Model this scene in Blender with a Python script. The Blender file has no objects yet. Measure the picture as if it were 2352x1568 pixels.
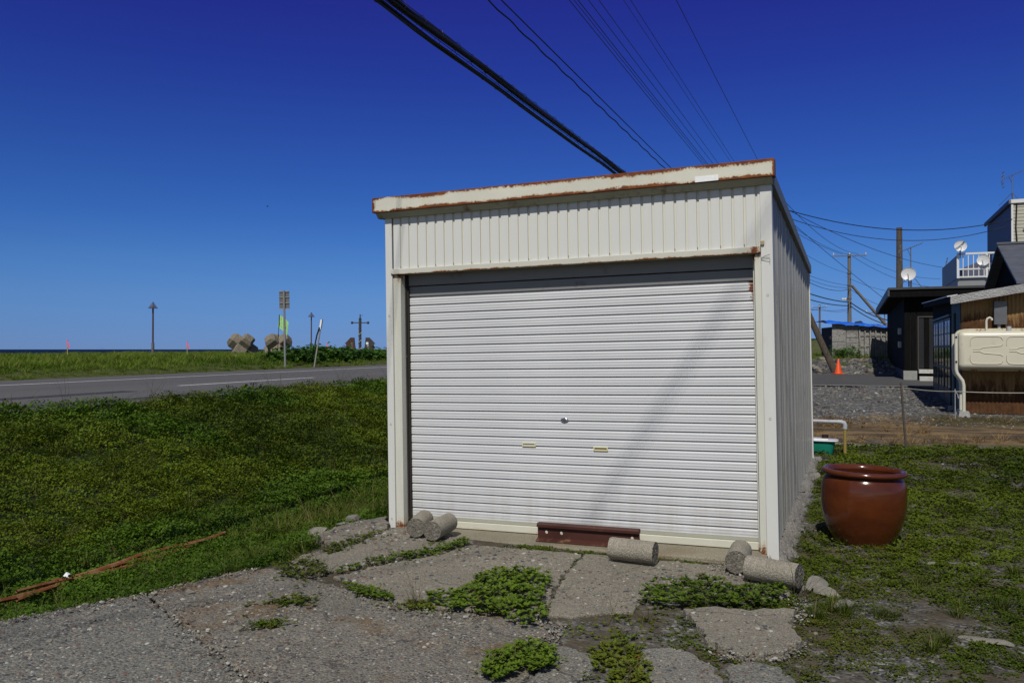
import bpy, bmesh, math, random
import numpy as np
from mathutils import Matrix, Vector, Euler

sc = bpy.context.scene
COL = sc.collection
R = math.radians
rng = np.random.default_rng(7)
random.seed(7)

# ------------------------------------------------------------------ camera
CAMH = 1.6
FPX = 2352 * 29 / 36                 # focal length in pixels of a 2352 wide view
PITCH = math.atan(18 / FPX)
cam = bpy.data.cameras.new("camera")
cam.sensor_width = 36
cam.lens = 29
cam.clip_start = 0.05
cam.clip_end = 60000
cam_o = bpy.data.objects.new("camera", cam)
cam_o.location = (0, 0, CAMH)
cam_o.rotation_euler = (math.pi / 2 + PITCH, 0, 0)
COL.objects.link(cam_o)
sc.camera = cam_o

# ------------------------------------------------------------------ sky, sun
THETA = 0.3914                       # direction of the road, the garage and the houses
SUN_AZ = THETA + math.pi - R(8)      # clockwise from +Y
SUN_EL = R(50)
world = bpy.data.worlds.new("World")
sc.world = world
world.use_nodes = True
wn = world.node_tree.nodes
wl = world.node_tree.links
wn.clear()
sky = wn.new("ShaderNodeTexSky")
sky.sky_type = 'NISHITA'
sky.sun_disc = False
sky.sun_elevation = SUN_EL
sky.sun_rotation = SUN_AZ
sky.altitude = 0
sky.air_density = 1.0
sky.dust_density = 0.0
sky.ozone_density = 1.5
# the deep polarised blue of the clear day: the sky's own colours graded by elevation, the same all round
wtc = wn.new("ShaderNodeTexCoord")
wsep = wn.new("ShaderNodeSeparateXYZ")
wramp = wn.new("ShaderNodeValToRGB")
we = wramp.color_ramp.elements
SKYG = [(0.0, (.158, .318, .95)), (.03, (.170, .338, .89)), (.06, (.186, .362, .84)), (.10, (.172, .368, .815)), (.15, (.134, .322, .80)),
        (.20, (.124, .284, .785)), (.26, (.118, .232, .77)), (.32, (.116, .175, .76)), (.39, (.135, .132, .74)), (.60, (.26, .24, .68)), (.92, (.42, .38, .62))]
while len(we) < len(SKYG):
    we.new(.5)
for i_, (p_, c_) in enumerate(SKYG):
    we[i_].position = p_
    we[i_].color = (*c_, 1)
wmul = wn.new("ShaderNodeMix")
wmul.data_type = 'RGBA'
wmul.blend_type = 'MULTIPLY'
wmul.inputs[0].default_value = 1
bg = wn.new("ShaderNodeBackground")
bg.inputs['Strength'].default_value = 0.085
wo = wn.new("ShaderNodeOutputWorld")
wl.new(wtc.outputs['Generated'], wsep.inputs[0])
wl.new(wsep.outputs[2], wramp.inputs[0])
wl.new(sky.outputs[0], wmul.inputs[6])
# a clear sky is palest on the sun's side and deepest away from it
SD = (math.sin(SUN_AZ) * math.cos(SUN_EL), math.cos(SUN_AZ) * math.cos(SUN_EL), math.sin(SUN_EL))
wdot = wn.new("ShaderNodeVectorMath")
wdot.operation = 'DOT_PRODUCT'
wdot.inputs[1].default_value = SD
wmr = wn.new("ShaderNodeMapRange")
wmr.interpolation_type = 'SMOOTHSTEP'
wmr.inputs[1].default_value = -.05
wmr.inputs[2].default_value = .85
wsun = wn.new("ShaderNodeMix")
wsun.data_type = 'RGBA'
wsun.inputs[7].default_value = (.80, .72, .74, 1)
wl.new(wtc.outputs['Generated'], wdot.inputs[0])
wl.new(wdot.outputs['Value'], wmr.inputs[0])
wl.new(wmr.outputs[0], wsun.inputs[0])
wl.new(wramp.outputs[0], wsun.inputs[6])
wl.new(wsun.outputs[2], wmul.inputs[7])
wl.new(wmul.outputs[2], bg.inputs['Color'])
wl.new(bg.outputs[0], wo.inputs['Surface'])
sun = bpy.data.lights.new("sun", 'SUN')
sun.energy = 3.7
sun.angle = R(0.53)
sun.color = (1.0, 0.955, 0.87)
sun_o = bpy.data.objects.new("sun", sun)
sdir = Vector((math.sin(SUN_AZ) * math.cos(SUN_EL), math.cos(SUN_AZ) * math.cos(SUN_EL), math.sin(SUN_EL)))
sun_o.rotation_euler = (-sdir).to_track_quat('-Z', 'Y').to_euler()
sun_o.location = (0, -10, 30)
COL.objects.link(sun_o)
sc.view_settings.view_transform = 'Standard'
sc.view_settings.look = 'None'
sc.view_settings.gamma = 1
sc.view_settings.exposure = 0.0
sc.view_settings.use_curve_mapping = False
sc.cycles.max_bounces = 8

# ------------------------------------------------------------------ frames
CT, ST = math.cos(THETA), math.sin(THETA)


def W(xr, s, z=0.0):
    """xr metres to the right of, s metres along, the direction of the road -> world point"""
    return Vector((xr * CT + s * ST, -xr * ST + s * CT, z))


def toRS(x, y):
    return x * CT - y * ST, x * ST + y * CT


def ray(u, v):
    x = (u - 1176) / FPX
    y = (784 - v) / FPX
    c, s = math.cos(PITCH), math.sin(PITCH)
    return Vector((x, c - y * s, s + y * c))


def onz(u, v, z):
    d = ray(u, v)
    return Vector((0, 0, CAMH)) + d * ((z - CAMH) / d.z)


def aty(u, v, Y):
    d = ray(u, v)
    return Vector((0, 0, CAMH)) + d * (Y / d.y)


def sm(a, b, x):
    t = np.clip((np.asarray(x, float) - a) / (b - a), 0, 1)
    return t * t * (3 - 2 * t)


LP = [-50, 3.5, 4.1, 4.7, 5.4, 6.0, 6.8, 8.0, 9.3, 10.3, 10.8, 20.3, 21.0, 24, 30, 48, 75, 110, 130, 200]
LZ = [0, 0, -.03, -.18, -.30, -.33, -.22, .10, .41, .58, .74, .77, .93, 1.06, 1.12, 1.12, .7, -.8, -4.5, -9]
RS_ = [-60, 11, 14, 18, 22, 28, 34, 37, 40, 45, 60, 80, 120, 300, 900]
RZ_ = [0, 0, .05, .15, .25, .42, .52, .6, .8, 1.08, 1.3, 2.1, 3.1, 4.0, 4.0]


def rise(s):
    return .005 * (np.clip(s, -40, 80) - 14)


def terrain(xr, s):
    p = -np.asarray(xr, float)
    s = np.asarray(s, float)
    L = np.interp(p, LP, LZ) + rise(s) * sm(8.5, 10.8, p) * (1 - sm(60, 110, p))
    Rr = np.interp(s, RS_, RZ_)
    w = sm(3.3, 4.2, p)
    a = Rr * (1 - w) + L * w
    w2 = sm(6.5, 10.6, p)
    b = Rr * (1 - w2) + L * w2
    k = sm(17, 26, s)
    return a * (1 - k) + b * k


def G(xr, s, dz=0.0):
    return W(xr, s, float(terrain(xr, s)) + dz)


def ground_at(x, y, dz=0.0):
    xr, s = toRS(x, y)
    return Vector((x, y, float(terrain(xr, s)) + dz))


# ------------------------------------------------------------------ mesh building
class MB:
    def __init__(self):
        self.v = []
        self.f = []

    def add(self, vs, fs, M=None):
        o = len(self.v)
        for p in vs:
            p = Vector(p)
            self.v.append(tuple(M @ p) if M is not None else tuple(p))
        for f in fs:
            self.f.append(tuple(i + o for i in f))
        return self

    def box(self, c, s, M=None):
        x, y, z = c
        a, b, d = s[0] / 2, s[1] / 2, s[2] / 2
        vs = [(x - a, y - b, z - d), (x + a, y - b, z - d), (x + a, y + b, z - d), (x - a, y + b, z - d),
              (x - a, y - b, z + d), (x + a, y - b, z + d), (x + a, y + b, z + d), (x - a, y + b, z + d)]
        fs = [(0, 3, 2, 1), (4, 5, 6, 7), (0, 1, 5, 4), (1, 2, 6, 5), (2, 3, 7, 6), (3, 0, 4, 7)]
        return self.add(vs, fs, M)

    def bx(self, x0, x1, y0, y1, z0, z1, M=None):
        return self.box(((x0 + x1) / 2, (y0 + y1) / 2, (z0 + z1) / 2), (abs(x1 - x0), abs(y1 - y0), abs(z1 - z0)), M)

    def tube(self, path, r, n=8, cap=True, M=None):
        path = [Vector(p) for p in path]
        rs = r if isinstance(r, (list, tuple)) else [r] * len(path)
        vs, fs = [], []
        up = None
        for i, p in enumerate(path):
            t = (path[min(i + 1, len(path) - 1)] - path[max(i - 1, 0)]).normalized()
            if up is None:
                up = Vector((0, 0, 1)) if abs(t.z) < .9 else Vector((1, 0, 0))
            a = t.cross(up).normalized()
            b = a.cross(t).normalized()
            up = b
            for k in range(n):
                q = 2 * math.pi * k / n
                vs.append(p + (a * math.cos(q) + b * math.sin(q)) * rs[i])
        for i in range(len(path) - 1):
            for k in range(n):
                k2 = (k + 1) % n
                fs.append((i * n + k, i * n + k2, (i + 1) * n + k2, (i + 1) * n + k))
        if cap:
            fs.append(tuple(range(n - 1, -1, -1)))
            m = (len(path) - 1) * n
            fs.append(tuple(m + k for k in range(n)))
        return self.add(vs, fs, M)

    def cyl(self, p0, p1, r0, r1=None, n=12, M=None):
        return self.tube([p0, p1], [r0, r0 if r1 is None else r1], n, True, M)

    def prism(self, poly, z0, z1, M=None):
        n = len(poly)
        area = sum(poly[i][0] * poly[(i + 1) % n][1] - poly[(i + 1) % n][0] * poly[i][1] for i in range(n))
        if area < 0:
            poly = poly[::-1]
        vs = [(p[0], p[1], z0) for p in poly] + [(p[0], p[1], z1) for p in poly]
        fs = [tuple(range(n - 1, -1, -1)), tuple(range(n, 2 * n))]
        for i in range(n):
            j = (i + 1) % n
            fs.append((i, j, n + j, n + i))
        return self.add(vs, fs, M)

    def lathe(self, prof, n=32, M=None, closed=False):
        vs, fs = [], []
        for r, z in prof:
            for k in range(n):
                q = 2 * math.pi * k / n
                vs.append((r * math.cos(q), r * math.sin(q), z))
        m = len(prof)
        for i in range(m - 1):
            for k in range(n):
                k2 = (k + 1) % n
                fs.append((i * n + k, i * n + k2, (i + 1) * n + k2, (i + 1) * n + k))
        return self.add(vs, fs, M)

    def strip(self, prof, a0, a1, fn):
        """sheet: 2D profile points (u, w) swept from a0 to a1; fn(u, w, a) -> xyz"""
        vs = [fn(u, w, a0) for u, w in prof] + [fn(u, w, a1) for u, w in prof]
        n = len(prof)
        return self.add(vs, [(i, i + 1, n + i + 1, n + i) for i in range(n - 1)])

    def mesh(self, name, mat, smooth=None):
        me = bpy.data.meshes.new(name)
        me.from_pydata(self.v, [], self.f)
        me.validate()
        if mat:
            me.materials.append(mat)
        if smooth is not None:
            me.shade_smooth()
            if smooth < 179:
                me.set_sharp_from_angle(angle=R(smooth))
        me.update()
        return me

    def build(self, name, mat, parent=None, smooth=None, M=None, bevel=0, **kw):
        o = link(name, self.mesh(name, mat, smooth), parent, M, **kw)
        if bevel:
            b = o.modifiers.new("bevel", 'BEVEL')
            b.width = bevel
            b.segments = 2
            b.limit_method = 'ANGLE'
            b.angle_limit = R(35)
        return o


def link(name, me, parent=None, M=None, **kw):
    o = bpy.data.objects.new(name, me)
    COL.objects.link(o)
    if parent is not None:
        o.parent = parent
    if M is not None:
        o.matrix_local = M
    tag(o, **kw)
    return o


def tag(o, label=None, cat=None, group=None, kind=None):
    if label:
        o['label'] = label
    if cat:
        o['category'] = cat
    if group:
        o['group'] = group
    if kind:
        o['kind'] = kind
    return o


def empty(name, M=None, parent=None, **kw):
    o = bpy.data.objects.new(name, None)
    o.empty_display_size = .2
    COL.objects.link(o)
    if parent is not None:
        o.parent = parent
    if M is not None:
        if isinstance(M, Matrix):
            o.matrix_local = M
        else:
            o.location = M
    tag(o, **kw)
    return o


def copy_tree(o, parent=None):
    c = o.copy()
    COL.objects.link(c)
    c.parent = parent
    for ch in list(o.children):
        copy_tree(ch, c)
    return c


def rotz(a):
    return Matrix.Rotation(a, 4, 'Z')


def TR(p, a=0.0):
    return Matrix.Translation(Vector(p)) @ rotz(a)


# ------------------------------------------------------------------ materials
class N:
    def __init__(self, name):
        self.m = bpy.data.materials.new(name)
        self.m.use_nodes = True
        self.t = self.m.node_tree
        self.b = self.t.nodes['Principled BSDF']
        self._co = None

    def new(self, k):
        return self.t.nodes.new(k)

    def l(self, a, b):
        self.t.links.new(a, b)

    def put(self, sock, v):
        if hasattr(v, 'is_output') or isinstance(v, bpy.types.NodeSocket):
            self.l(v, sock)
        elif isinstance(v, (tuple, list)) and len(v) == 3 and sock.type == 'RGBA':
            sock.default_value = (*v, 1)
        else:
            sock.default_value = v

    def obj(self):
        if self._co is None:
            self._co = self.new('ShaderNodeTexCoord')
        return self._co.outputs['Object']

    def pos(self):
        return self.new('ShaderNodeNewGeometry').outputs['Position']

    def sep(self, v):
        s = self.new('ShaderNodeSeparateXYZ')
        self.l(v, s.inputs[0])
        return s.outputs

    def scale(self, v, sx, sy, sz):
        m = self.new('ShaderNodeMapping')
        self.l(v, m.inputs['Vector'])
        m.inputs['Scale'].default_value = (sx, sy, sz)
        return m.outputs[0]

    def noise(self, scale, detail=4, rough=.6, vec=None, dist=0):
        n = self.new('ShaderNodeTexNoise')
        n.inputs['Scale'].default_value = scale
        n.inputs['Detail'].default_value = detail
        n.inputs['Roughness'].default_value = rough
        n.inputs['Distortion'].default_value = dist
        self.l(vec if vec is not None else self.obj(), n.inputs['Vector'])
        return n.outputs['Fac']

    def voro(self, scale, vec=None, feature='F1', rand=1.0):
        n = self.new('ShaderNodeTexVoronoi')
        n.feature = feature
        n.inputs['Scale'].default_value = scale
        n.inputs['Randomness'].default_value = rand
        self.l(vec if vec is not None else self.obj(), n.inputs['Vector'])
        return n.outputs

    def ramp(self, fac, stops, interp='LINEAR'):
        r = self.new('ShaderNodeValToRGB')
        r.color_ramp.interpolation = interp
        e = r.color_ramp.elements
        while len(e) < len(stops):
            e.new(.5)
        for i, (p, c) in enumerate(stops):
            e[i].position = p
            e[i].color = (c, c, c, 1) if isinstance(c, (int, float)) else (*c, 1)
        self.l(fac, r.inputs[0])
        return r.outputs[0]

    def mix(self, fac, a, b, mode='MIX'):
        m = self.new('ShaderNodeMix')
        m.data_type = 'RGBA'
        m.blend_type = mode
        self.put(m.inputs[0], fac)
        self.put(m.inputs[6], a)
        self.put(m.inputs[7], b)
        return m.outputs[2]

    def math(self, op, a, b=0.0, clamp=False):
        m = self.new('ShaderNodeMath')
        m.operation = op
        m.use_clamp = clamp
        self.put(m.inputs[0], a)
        self.put(m.inputs[1], b)
        return m.outputs[0]

    def sstep(self, x, a, b):
        m = self.new('ShaderNodeMapRange')
        m.interpolation_type = 'SMOOTHSTEP'
        self.l(x, m.inputs[0])
        m.inputs[1].default_value = a
        m.inputs[2].default_value = b
        return m.outputs[0]

    def bump(self, h, strength=.5, dist=.01, normal=None):
        b = self.new('ShaderNodeBump')
        b.inputs['Strength'].default_value = strength
        b.inputs['Distance'].default_value = dist
        self.l(h, b.inputs['Height'])
        if normal is not None:
            self.l(normal, b.inputs['Normal'])
        return b.outputs[0]

    def fin(self, col, rough=.6, spec=.35, metal=0.0, normal=None, coat=0.0):
        b = self.b.inputs
        self.put(b['Base Color'], col)
        self.put(b['Roughness'], rough)
        self.put(b['Specular IOR Level'], spec)
        self.put(b['Metallic'], metal)
        if coat:
            b['Coat Weight'].default_value = coat
            b['Coat Roughness'].default_value = .08
        if normal is not None:
            self.l(normal, b['Normal'])
        return self.m


def paint(name, col, rough=.5, var=.12, ns=3.0, metal=0.0, spec=.35, bump=0.0, bs=40.0, dirt=None, damt=.5, streak=False):
    """painted or plain surface with uneven tone, and optional dirt of colour `dirt`"""
    n = N(name)
    a = tuple(min(1, c * (1 - var)) for c in col)
    b = tuple(min(1, c * (1 + var)) for c in col)
    vec = n.scale(n.obj(), 6, 6, .6) if streak else None
    c = n.ramp(n.noise(ns, 5, .65, vec), [(.3, a), (.7, b)])
    if dirt:
        d = n.sstep(n.noise(ns * 2.3, 6, .7, vec), .62 - .22 * damt, .8 - .1 * damt)
        c = n.mix(d, c, dirt)
    nm = n.bump(n.noise(bs, 4, .6), .5, bump) if bump else None
    return n.fin(c, rough, spec, metal, nm)


RUST = [(.0, (.035, .012, .006)), (.45, (.13, .035, .01)), (.75, (.24, .075, .018)), (1, (.36, .15, .05))]


def rusty(name, col, rough=.45, amount=.5, ns=4.0, edge=None, edge_w=.03, metal=0.0, streak=False, stain=(.5, .38, .18), tones=None):
    """paint breaking into rust; edge = list of (axis, value): edges the rust grows from"""
    n = N(name)
    vec = n.scale(n.obj(), 5, 5, .8) if streak else n.obj()
    f = n.noise(ns, 8, .72, vec)
    fine = n.noise(max(60, ns * 30), 3, .75)
    f = n.math('ADD', f, n.math('MULTIPLY', n.math('SUBTRACT', fine, .5), .42))
    if edge:
        xyz = n.sep(n.obj())
        tot = None
        for ax, val, wdt in edge:
            d = n.math('ABSOLUTE', n.math('SUBTRACT', xyz[ax], val))
            g = n.math('SUBTRACT', 1.0, n.math('DIVIDE', d, wdt), True)
            tot = g if tot is None else n.math('MAXIMUM', tot, g)
        f = n.math('ADD', n.math('MULTIPLY', f, .9), n.math('MULTIPLY', tot, .36))
    t = 1.0 - amount * .5
    m1 = n.sstep(f, t - .05, t + .05)
    m0 = n.sstep(f, t - .14, t + .01)
    base = n.ramp(n.noise(2.5, 4, .6, vec), [(.3, tuple(c * .92 for c in col)), (.7, tuple(min(1, c * 1.05) for c in col))])
    rc = n.ramp(n.noise(ns * 5, 6, .7), tones or RUST)
    c = n.mix(n.math('MULTIPLY', m0, .45), base, stain)
    c = n.mix(m1, c, rc)
    rr = n.math('ADD', rough, n.math('MULTIPLY', m1, .4), True)
    return n.fin(c, rr, .35, metal, n.bump(m1, .4, .002))


M = {}
WHITE = (.60, .60, .57)
M['white_paint'] = paint('white_paint', WHITE, .42, .03, 2.0, dirt=(.42, .40, .32), damt=.12, streak=True)
def header_mat():
    n = N('header_sheet')
    vec = n.scale(n.obj(), 6, 6, .6)
    c = n.ramp(n.noise(2.0, 5, .65, vec), [(.3, tuple(q * .97 for q in WHITE)), (.7, tuple(q * 1.03 for q in WHITE))])
    g = n.sstep(n.sep(n.obj())[1], -.009, -.002)
    c = n.mix(g, c, (.58, .575, .50))
    d = n.sstep(n.noise(9, 6, .7), .66, .74)
    z = n.sep(n.obj())[2]
    lowz = n.math('ADD', n.sstep(z, 2.46, 2.36), n.math('MULTIPLY', n.sstep(z, 2.76, 2.80), .7))
    c = n.mix(n.math('MULTIPLY', n.math('MULTIPLY', d, lowz), .7), c, (.30, .22, .10))
    return n.fin(c, .42, .35)


M['header'] = header_mat()
M['cream_paint'] = paint('cream_paint', (.54, .53, .42), .45, .05, 2.0, dirt=(.35, .3, .18), damt=.25, streak=True)
M['fascia'] = rusty('fascia_paint', (.60, .585, .49), .45, .74, 1.7, edge=[(2, 3.0, .055), (2, 2.860, .042), (0, -1.765, .05), (0, 1.72, .03)])
M['lip'] = rusty('lip_paint', (.54, .53, .46), .5, .52, 3.0, edge=[(2, 2.302, .03), (0, 1.55, .12)])
M['jamb'] = rusty('jamb_paint', (.57, .565, .49), .5, .56, 3.0, edge=[(2, 2.33, .22), (2, 0.02, .18)], streak=True)
M['rail_rust_shadow'] = rusty('guide_rail_rust_shadow', (.02, .016, .014), .7, .5, 6.0)  # rust-dark rail; extra darkness stands in for the jamb's shadow on the shutter
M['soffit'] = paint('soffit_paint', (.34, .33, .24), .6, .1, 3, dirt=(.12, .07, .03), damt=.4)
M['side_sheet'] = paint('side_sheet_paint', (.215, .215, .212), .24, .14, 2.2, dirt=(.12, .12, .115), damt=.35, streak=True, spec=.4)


def slat_mat():
    n = N('shutter_paint')
    vec = n.scale(n.obj(), .6, 1, 8)
    c = n.ramp(n.noise(3, 5, .6, vec), [(.3, (.505, .51, .52)), (.7, (.57, .575, .585))])
    x = n.sep(n.obj())[0]
    e = n.math('SUBTRACT', 1.0, n.math('DIVIDE', n.math('SUBTRACT', 1.54, x), .085), True)
    oi = n.new('ShaderNodeObjectInfo')
    info = oi.outputs['Random']
    up_ = n.sstep(n.sep(oi.outputs['Location'])[2], 1.80, 2.08)
    amt = n.math('ADD', n.math('MULTIPLY', info, .22), n.math('MULTIPLY', up_, .42))
    f = n.math('ADD', n.math('ADD', n.noise(45, 7, .75), n.math('MULTIPLY', n.math('SUBTRACT', n.noise(12, 3, .6), .5), .5)), n.math('MULTIPLY', e, amt))
    m1 = n.sstep(f, .80, .86)
    c = n.mix(m1, c, n.ramp(n.noise(60, 4, .7), RUST))
    lz_ = n.sep(oi.outputs['Location'])[2]
    grime = n.math('MULTIPLY', n.sstep(lz_, .75, .12), n.sstep(n.noise(2.2, 5, .7, n.scale(n.obj(), 3, 1, 1)), .35, .7))
    c = n.mix(n.math('MULTIPLY', grime, .35), c, (.33, .30, .22))
    spot = n.sstep(n.noise(5, 6, .75), .735, .77)
    c = n.mix(n.math('MULTIPLY', spot, .6), c, (.34, .30, .12))
    return n.fin(c, .36, .5, 0, n.bump(n.noise(1.1, 3, .5, n.scale(n.obj(), 1, 1, .3)), .35, .012))


M['slat'] = slat_mat()
M['shutter_top'] = paint('shutter_box_paint', (.20, .20, .20), .45, .05, 3, dirt=(.1, .07, .05), damt=.2)
M['bottom_bar'] = rusty('bottom_bar_paint', (.56, .55, .46), .45, .16, 3.0, edge=[(2, .045, .05)], stain=(.5, .36, .1))
M['bottom_band'] = paint('bottom_band_paint', (.34, .34, .27), .5, .06, 3)
M['handle'] = paint('cream_plastic', (.62, .58, .34), .35, .03, 3)
M['chrome'] = paint('chrome', (.55, .55, .58), .12, .05, 3, metal=1.0)
M['dark'] = paint('dark_gap', (.015, .014, .013), .8, .1, 3)
M['steel_rail'] = rusty('rail_steel', (.06, .018, .012), .62, .55, 6.0)
M['plate'] = paint('white_label', (.80, .80, .80), .4, .05, 40, dirt=(.6, .6, .6), damt=.5)
M['tan'] = paint('tan_plastic', (.36, .29, .17), .5, .05, 3)
M['screw'] = paint('rusty_screw', (.10, .05, .025), .6, .3, 60)
M['roof_sheet'] = paint('roof_sheet_paint', (.17, .19, .175), .5, .1, 2)


def concrete(name, tone=(.20, .185, .155), stones=.0, sscale=60.0, moss=.25, bump=.004, warm=.0, cracks=False):
    n = N(name)
    big = n.noise(1.3, 5, .6)
    c = n.ramp(big, [(.3, tuple(t * .82 for t in tone)), (.7, tuple(t * 1.12 for t in tone))])
    v = n.voro(sscale)
    rnd = n.sep(v['Color'])[0]
    st = n.ramp(rnd, [(0, (.035, .036, .045)), (.16, (.10, .105, .11)), (.34, (.19, .175, .14)), (.5, (.13, .125, .125)),
                      (.66, (.24, .22, .18)), (.82, (.17, .13, .105)), (.93, (.36, .34, .30)), (1, (.50, .48, .43))], 'CONSTANT')
    inside = n.sstep(v['Distance'], .62, .38)
    cov = n.sstep(n.noise(4.0, 5, .7), .35, .62)
    k = n.math('MULTIPLY', n.math('MULTIPLY', inside, stones), n.math('ADD', n.math('MULTIPLY', cov, .6), .4))
    c = n.mix(k, c, st)
    v2 = n.voro(sscale * 2.7)
    sp = n.ramp(n.sep(v2['Color'])[1], [(0, .55), (.5, 1.0), (1, 1.5)])
    c = n.mix(.55, c, sp, 'MULTIPLY')
    gr = n.noise(160, 3, .7)
    c = n.mix(.8, c, n.ramp(gr, [(.3, .45), (.7, 1.5)]), 'MULTIPLY')
    pit = n.sstep(n.voro(sscale * 1.7)['Distance'], .16, .05)
    c = n.mix(n.math('MULTIPLY', pit, .75), c, (.03, .028, .024))
    if warm:
        w = n.sstep(n.noise(1.6, 5, .65), .52, .68)
        c = n.mix(n.math('MULTIPLY', w, warm), c, (.15, .085, .025))
    m = n.sstep(n.noise(2.2, 7, .75), .6, .75)
    c = n.mix(n.math('MULTIPLY', m, moss), c, (.075, .075, .03))
    if cracks:
        nt = n.new('ShaderNodeTexNoise')
        nt.inputs['Scale'].default_value = 3.0
        nt.inputs['Detail'].default_value = 6
        n.l(n.obj(), nt.inputs['Vector'])
        vm = n.new('ShaderNodeVectorMath')
        vm.operation = 'MULTIPLY_ADD'
        vm.inputs[1].default_value = (.35, .35, .35)
        n.l(nt.outputs['Color'], vm.inputs[0])
        n.l(n.obj(), vm.inputs[2])
        ed = n.voro(1.15, vm.outputs[0], 'DISTANCE_TO_EDGE')['Distance']
        ck = n.math('MULTIPLY', n.sstep(ed, .014, .004), n.sstep(n.noise(1.7, 4, .6), .42, .55))
        c = n.mix(n.math('MULTIPLY', ck, .5), c, (.03, .027, .022))
    h = n.math('ADD', n.math('MULTIPLY', n.math('SUBTRACT', 1.0, v['Distance']), .6 + stones * .6), n.math('MULTIPLY', gr, .7))
    return n.fin(c, .92, .2, 0, n.bump(h, .75, bump))


M['pad_fine'] = concrete('concrete_fine', (.215, .193, .150), .6, 75, .2, .006, cracks=True)
M['pad_coarse'] = concrete('concrete_coarse', (.188, .186, .158), .95, 62, .2, .012, cracks=True)
M['pad_warm'] = concrete('concrete_stained', (.20, .185, .15), .9, 62, .3, .012, .7, True)
M['pad_blue'] = concrete('concrete_worn', (.20, .192, .165), .6, 66, .35, .009, cracks=True)
M['curb'] = concrete('concrete_curb', (.23, .205, .15), .15, 80, .2, .005, .25)
M['cylinder'] = concrete('concrete_core', (.27, .245, .195), .25, 70, .15, .006)
M['core_end'] = concrete('concrete_core_end', (.15, .135, .11), .5, 60, .35, .010)
M['stone'] = concrete('stone_pale', (.30, .28, .235), .0, 40, .2, .010)
M['footing'] = concrete('footing_rough', (.27, .255, .225), .5, 45, .2, .018)
M['tetra'] = concrete('tetra_concrete', (.20, .175, .13), .2, 9, .4, .03)
M['block'] = concrete('foot_block', (.30, .30, .28), .1, 40, .1, .004)


def ground_mat():
    n = N('ground_soil')
    o = n.obj()
    xyz = n.sep(o)
    wob = n.math('MULTIPLY', n.math('SUBTRACT', n.noise(.55, 5, .65), .5), 2.6)
    s = n.math('ADD', xyz[1], wob)
    x = n.math('ADD', xyz[0], wob)
    # gravelly soil of the yard
    v = n.voro(46)
    g = n.ramp(n.sep(v['Color'])[0], [(0, (.03, .03, .033)), (.3, (.075, .073, .07)), (.6, (.11, .105, .095)), (.85, (.16, .155, .145)), (1, (.3, .29, .27))])
    soil = n.ramp(n.noise(6, 6, .7), [(.3, (.045, .037, .024)), (.7, (.10, .082, .055))])
    lawn = n.mix(n.sstep(n.noise(1.7, 5, .7), .4, .62), soil, g)
    vg = n.voro(17)
    gr = n.ramp(n.sep(vg['Color'])[0], [(0, (.03, .032, .035)), (.35, (.085, .085, .085)), (.7, (.13, .128, .12)), (.93, (.2, .195, .185)), (1, (.4, .39, .37))])
    straw = n.mix(n.sstep(n.noise(1.2, 6, .75, n.scale(o, .5, 2.2, 1)), .42, .6), (.072, .055, .036), (.19, .128, .064))
    yard = n.mix(n.sstep(s, 14.6, 15.3), lawn, straw)
    yard = n.mix(n.sstep(s, 17.7, 18.9), yard, gr)
    yard = n.mix(n.math('MULTIPLY', n.math('MULTIPLY', n.sstep(x, .8, 1.6), n.sstep(s, 20.5, 18.8)), n.sstep(s, 17.0, 18.5)), yard, (.06, .05, .02))
    field = n.ramp(n.noise(.3, 6, .7), [(.35, (.06, .075, .02)), (.65, (.12, .12, .04))])
    yard = n.mix(n.sstep(s, 50, 56), yard, field)
    bank = n.ramp(n.noise(3, 6, .7), [(.3, (.014, .022, .006)), (.7, (.032, .045, .012))])
    c = n.mix(n.sstep(xyz[0], -3.9, -4.3), yard, bank)
    berm = n.ramp(n.noise(2, 6, .7), [(.3, (.04, .055, .012)), (.7, (.085, .095, .028))])
    c = n.mix(n.sstep(xyz[0], -19.5, -20.5), c, berm)
    h = n.math('ADD', n.math('SUBTRACT', 1.0, v['Distance']), n.math('MULTIPLY', n.math('SUBTRACT', 1.0, vg['Distance']), n.math('MULTIPLY', n.sstep(s, 17.7, 18.9), 3.0)))
    return n.fin(c, .95, .15, 0, n.bump(h, .7, .012))


M['ground'] = ground_mat()


def asphalt(name, tone, patch=.2):
    n = N(name)
    o = n.obj()
    c = n.ramp(n.noise(.5, 5, .6, n.scale(o, 1, .15, 1)), [(.3, tuple(t * .88 for t in tone)), (.7, tuple(t * 1.12 for t in tone))])
    v = n.voro(90)
    c = n.mix(.5, c, n.ramp(n.sep(v['Color'])[0], [(0, .6), (1, 1.45)]), 'MULTIPLY')
    k = n.sstep(n.noise(1.1, 5, .7, n.scale(o, 1.2, .12, 1)), .58, .68)
    c = n.mix(n.math('MULTIPLY', k, patch), c, tuple(t * .6 for t in tone))
    return n.fin(c, .85, .25, 0, n.bump(n.math('SUBTRACT', 1.0, v['Distance']), .5, .004))


M['asphalt'] = asphalt('road_asphalt', (.100, .097, .092))
M['asphalt_dark'] = asphalt('road_tar', (.045, .045, .048))
M['lane'] = asphalt('lane_asphalt', (.075, .073, .070), .4)
M['marking'] = paint('road_paint', (.62, .62, .60), .6, .15, 6, dirt=(.2, .2, .2), damt=.35)


def water_mat():
    n = N('sea_water')
    b = n.bump(n.noise(.25, 6, .7, n.scale(n.obj(), 1, 3, 1)), .6, .6)
    return n.fin((.003, .007, .017), .5, .06, 0, b)


M['sea'] = water_mat()


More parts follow.
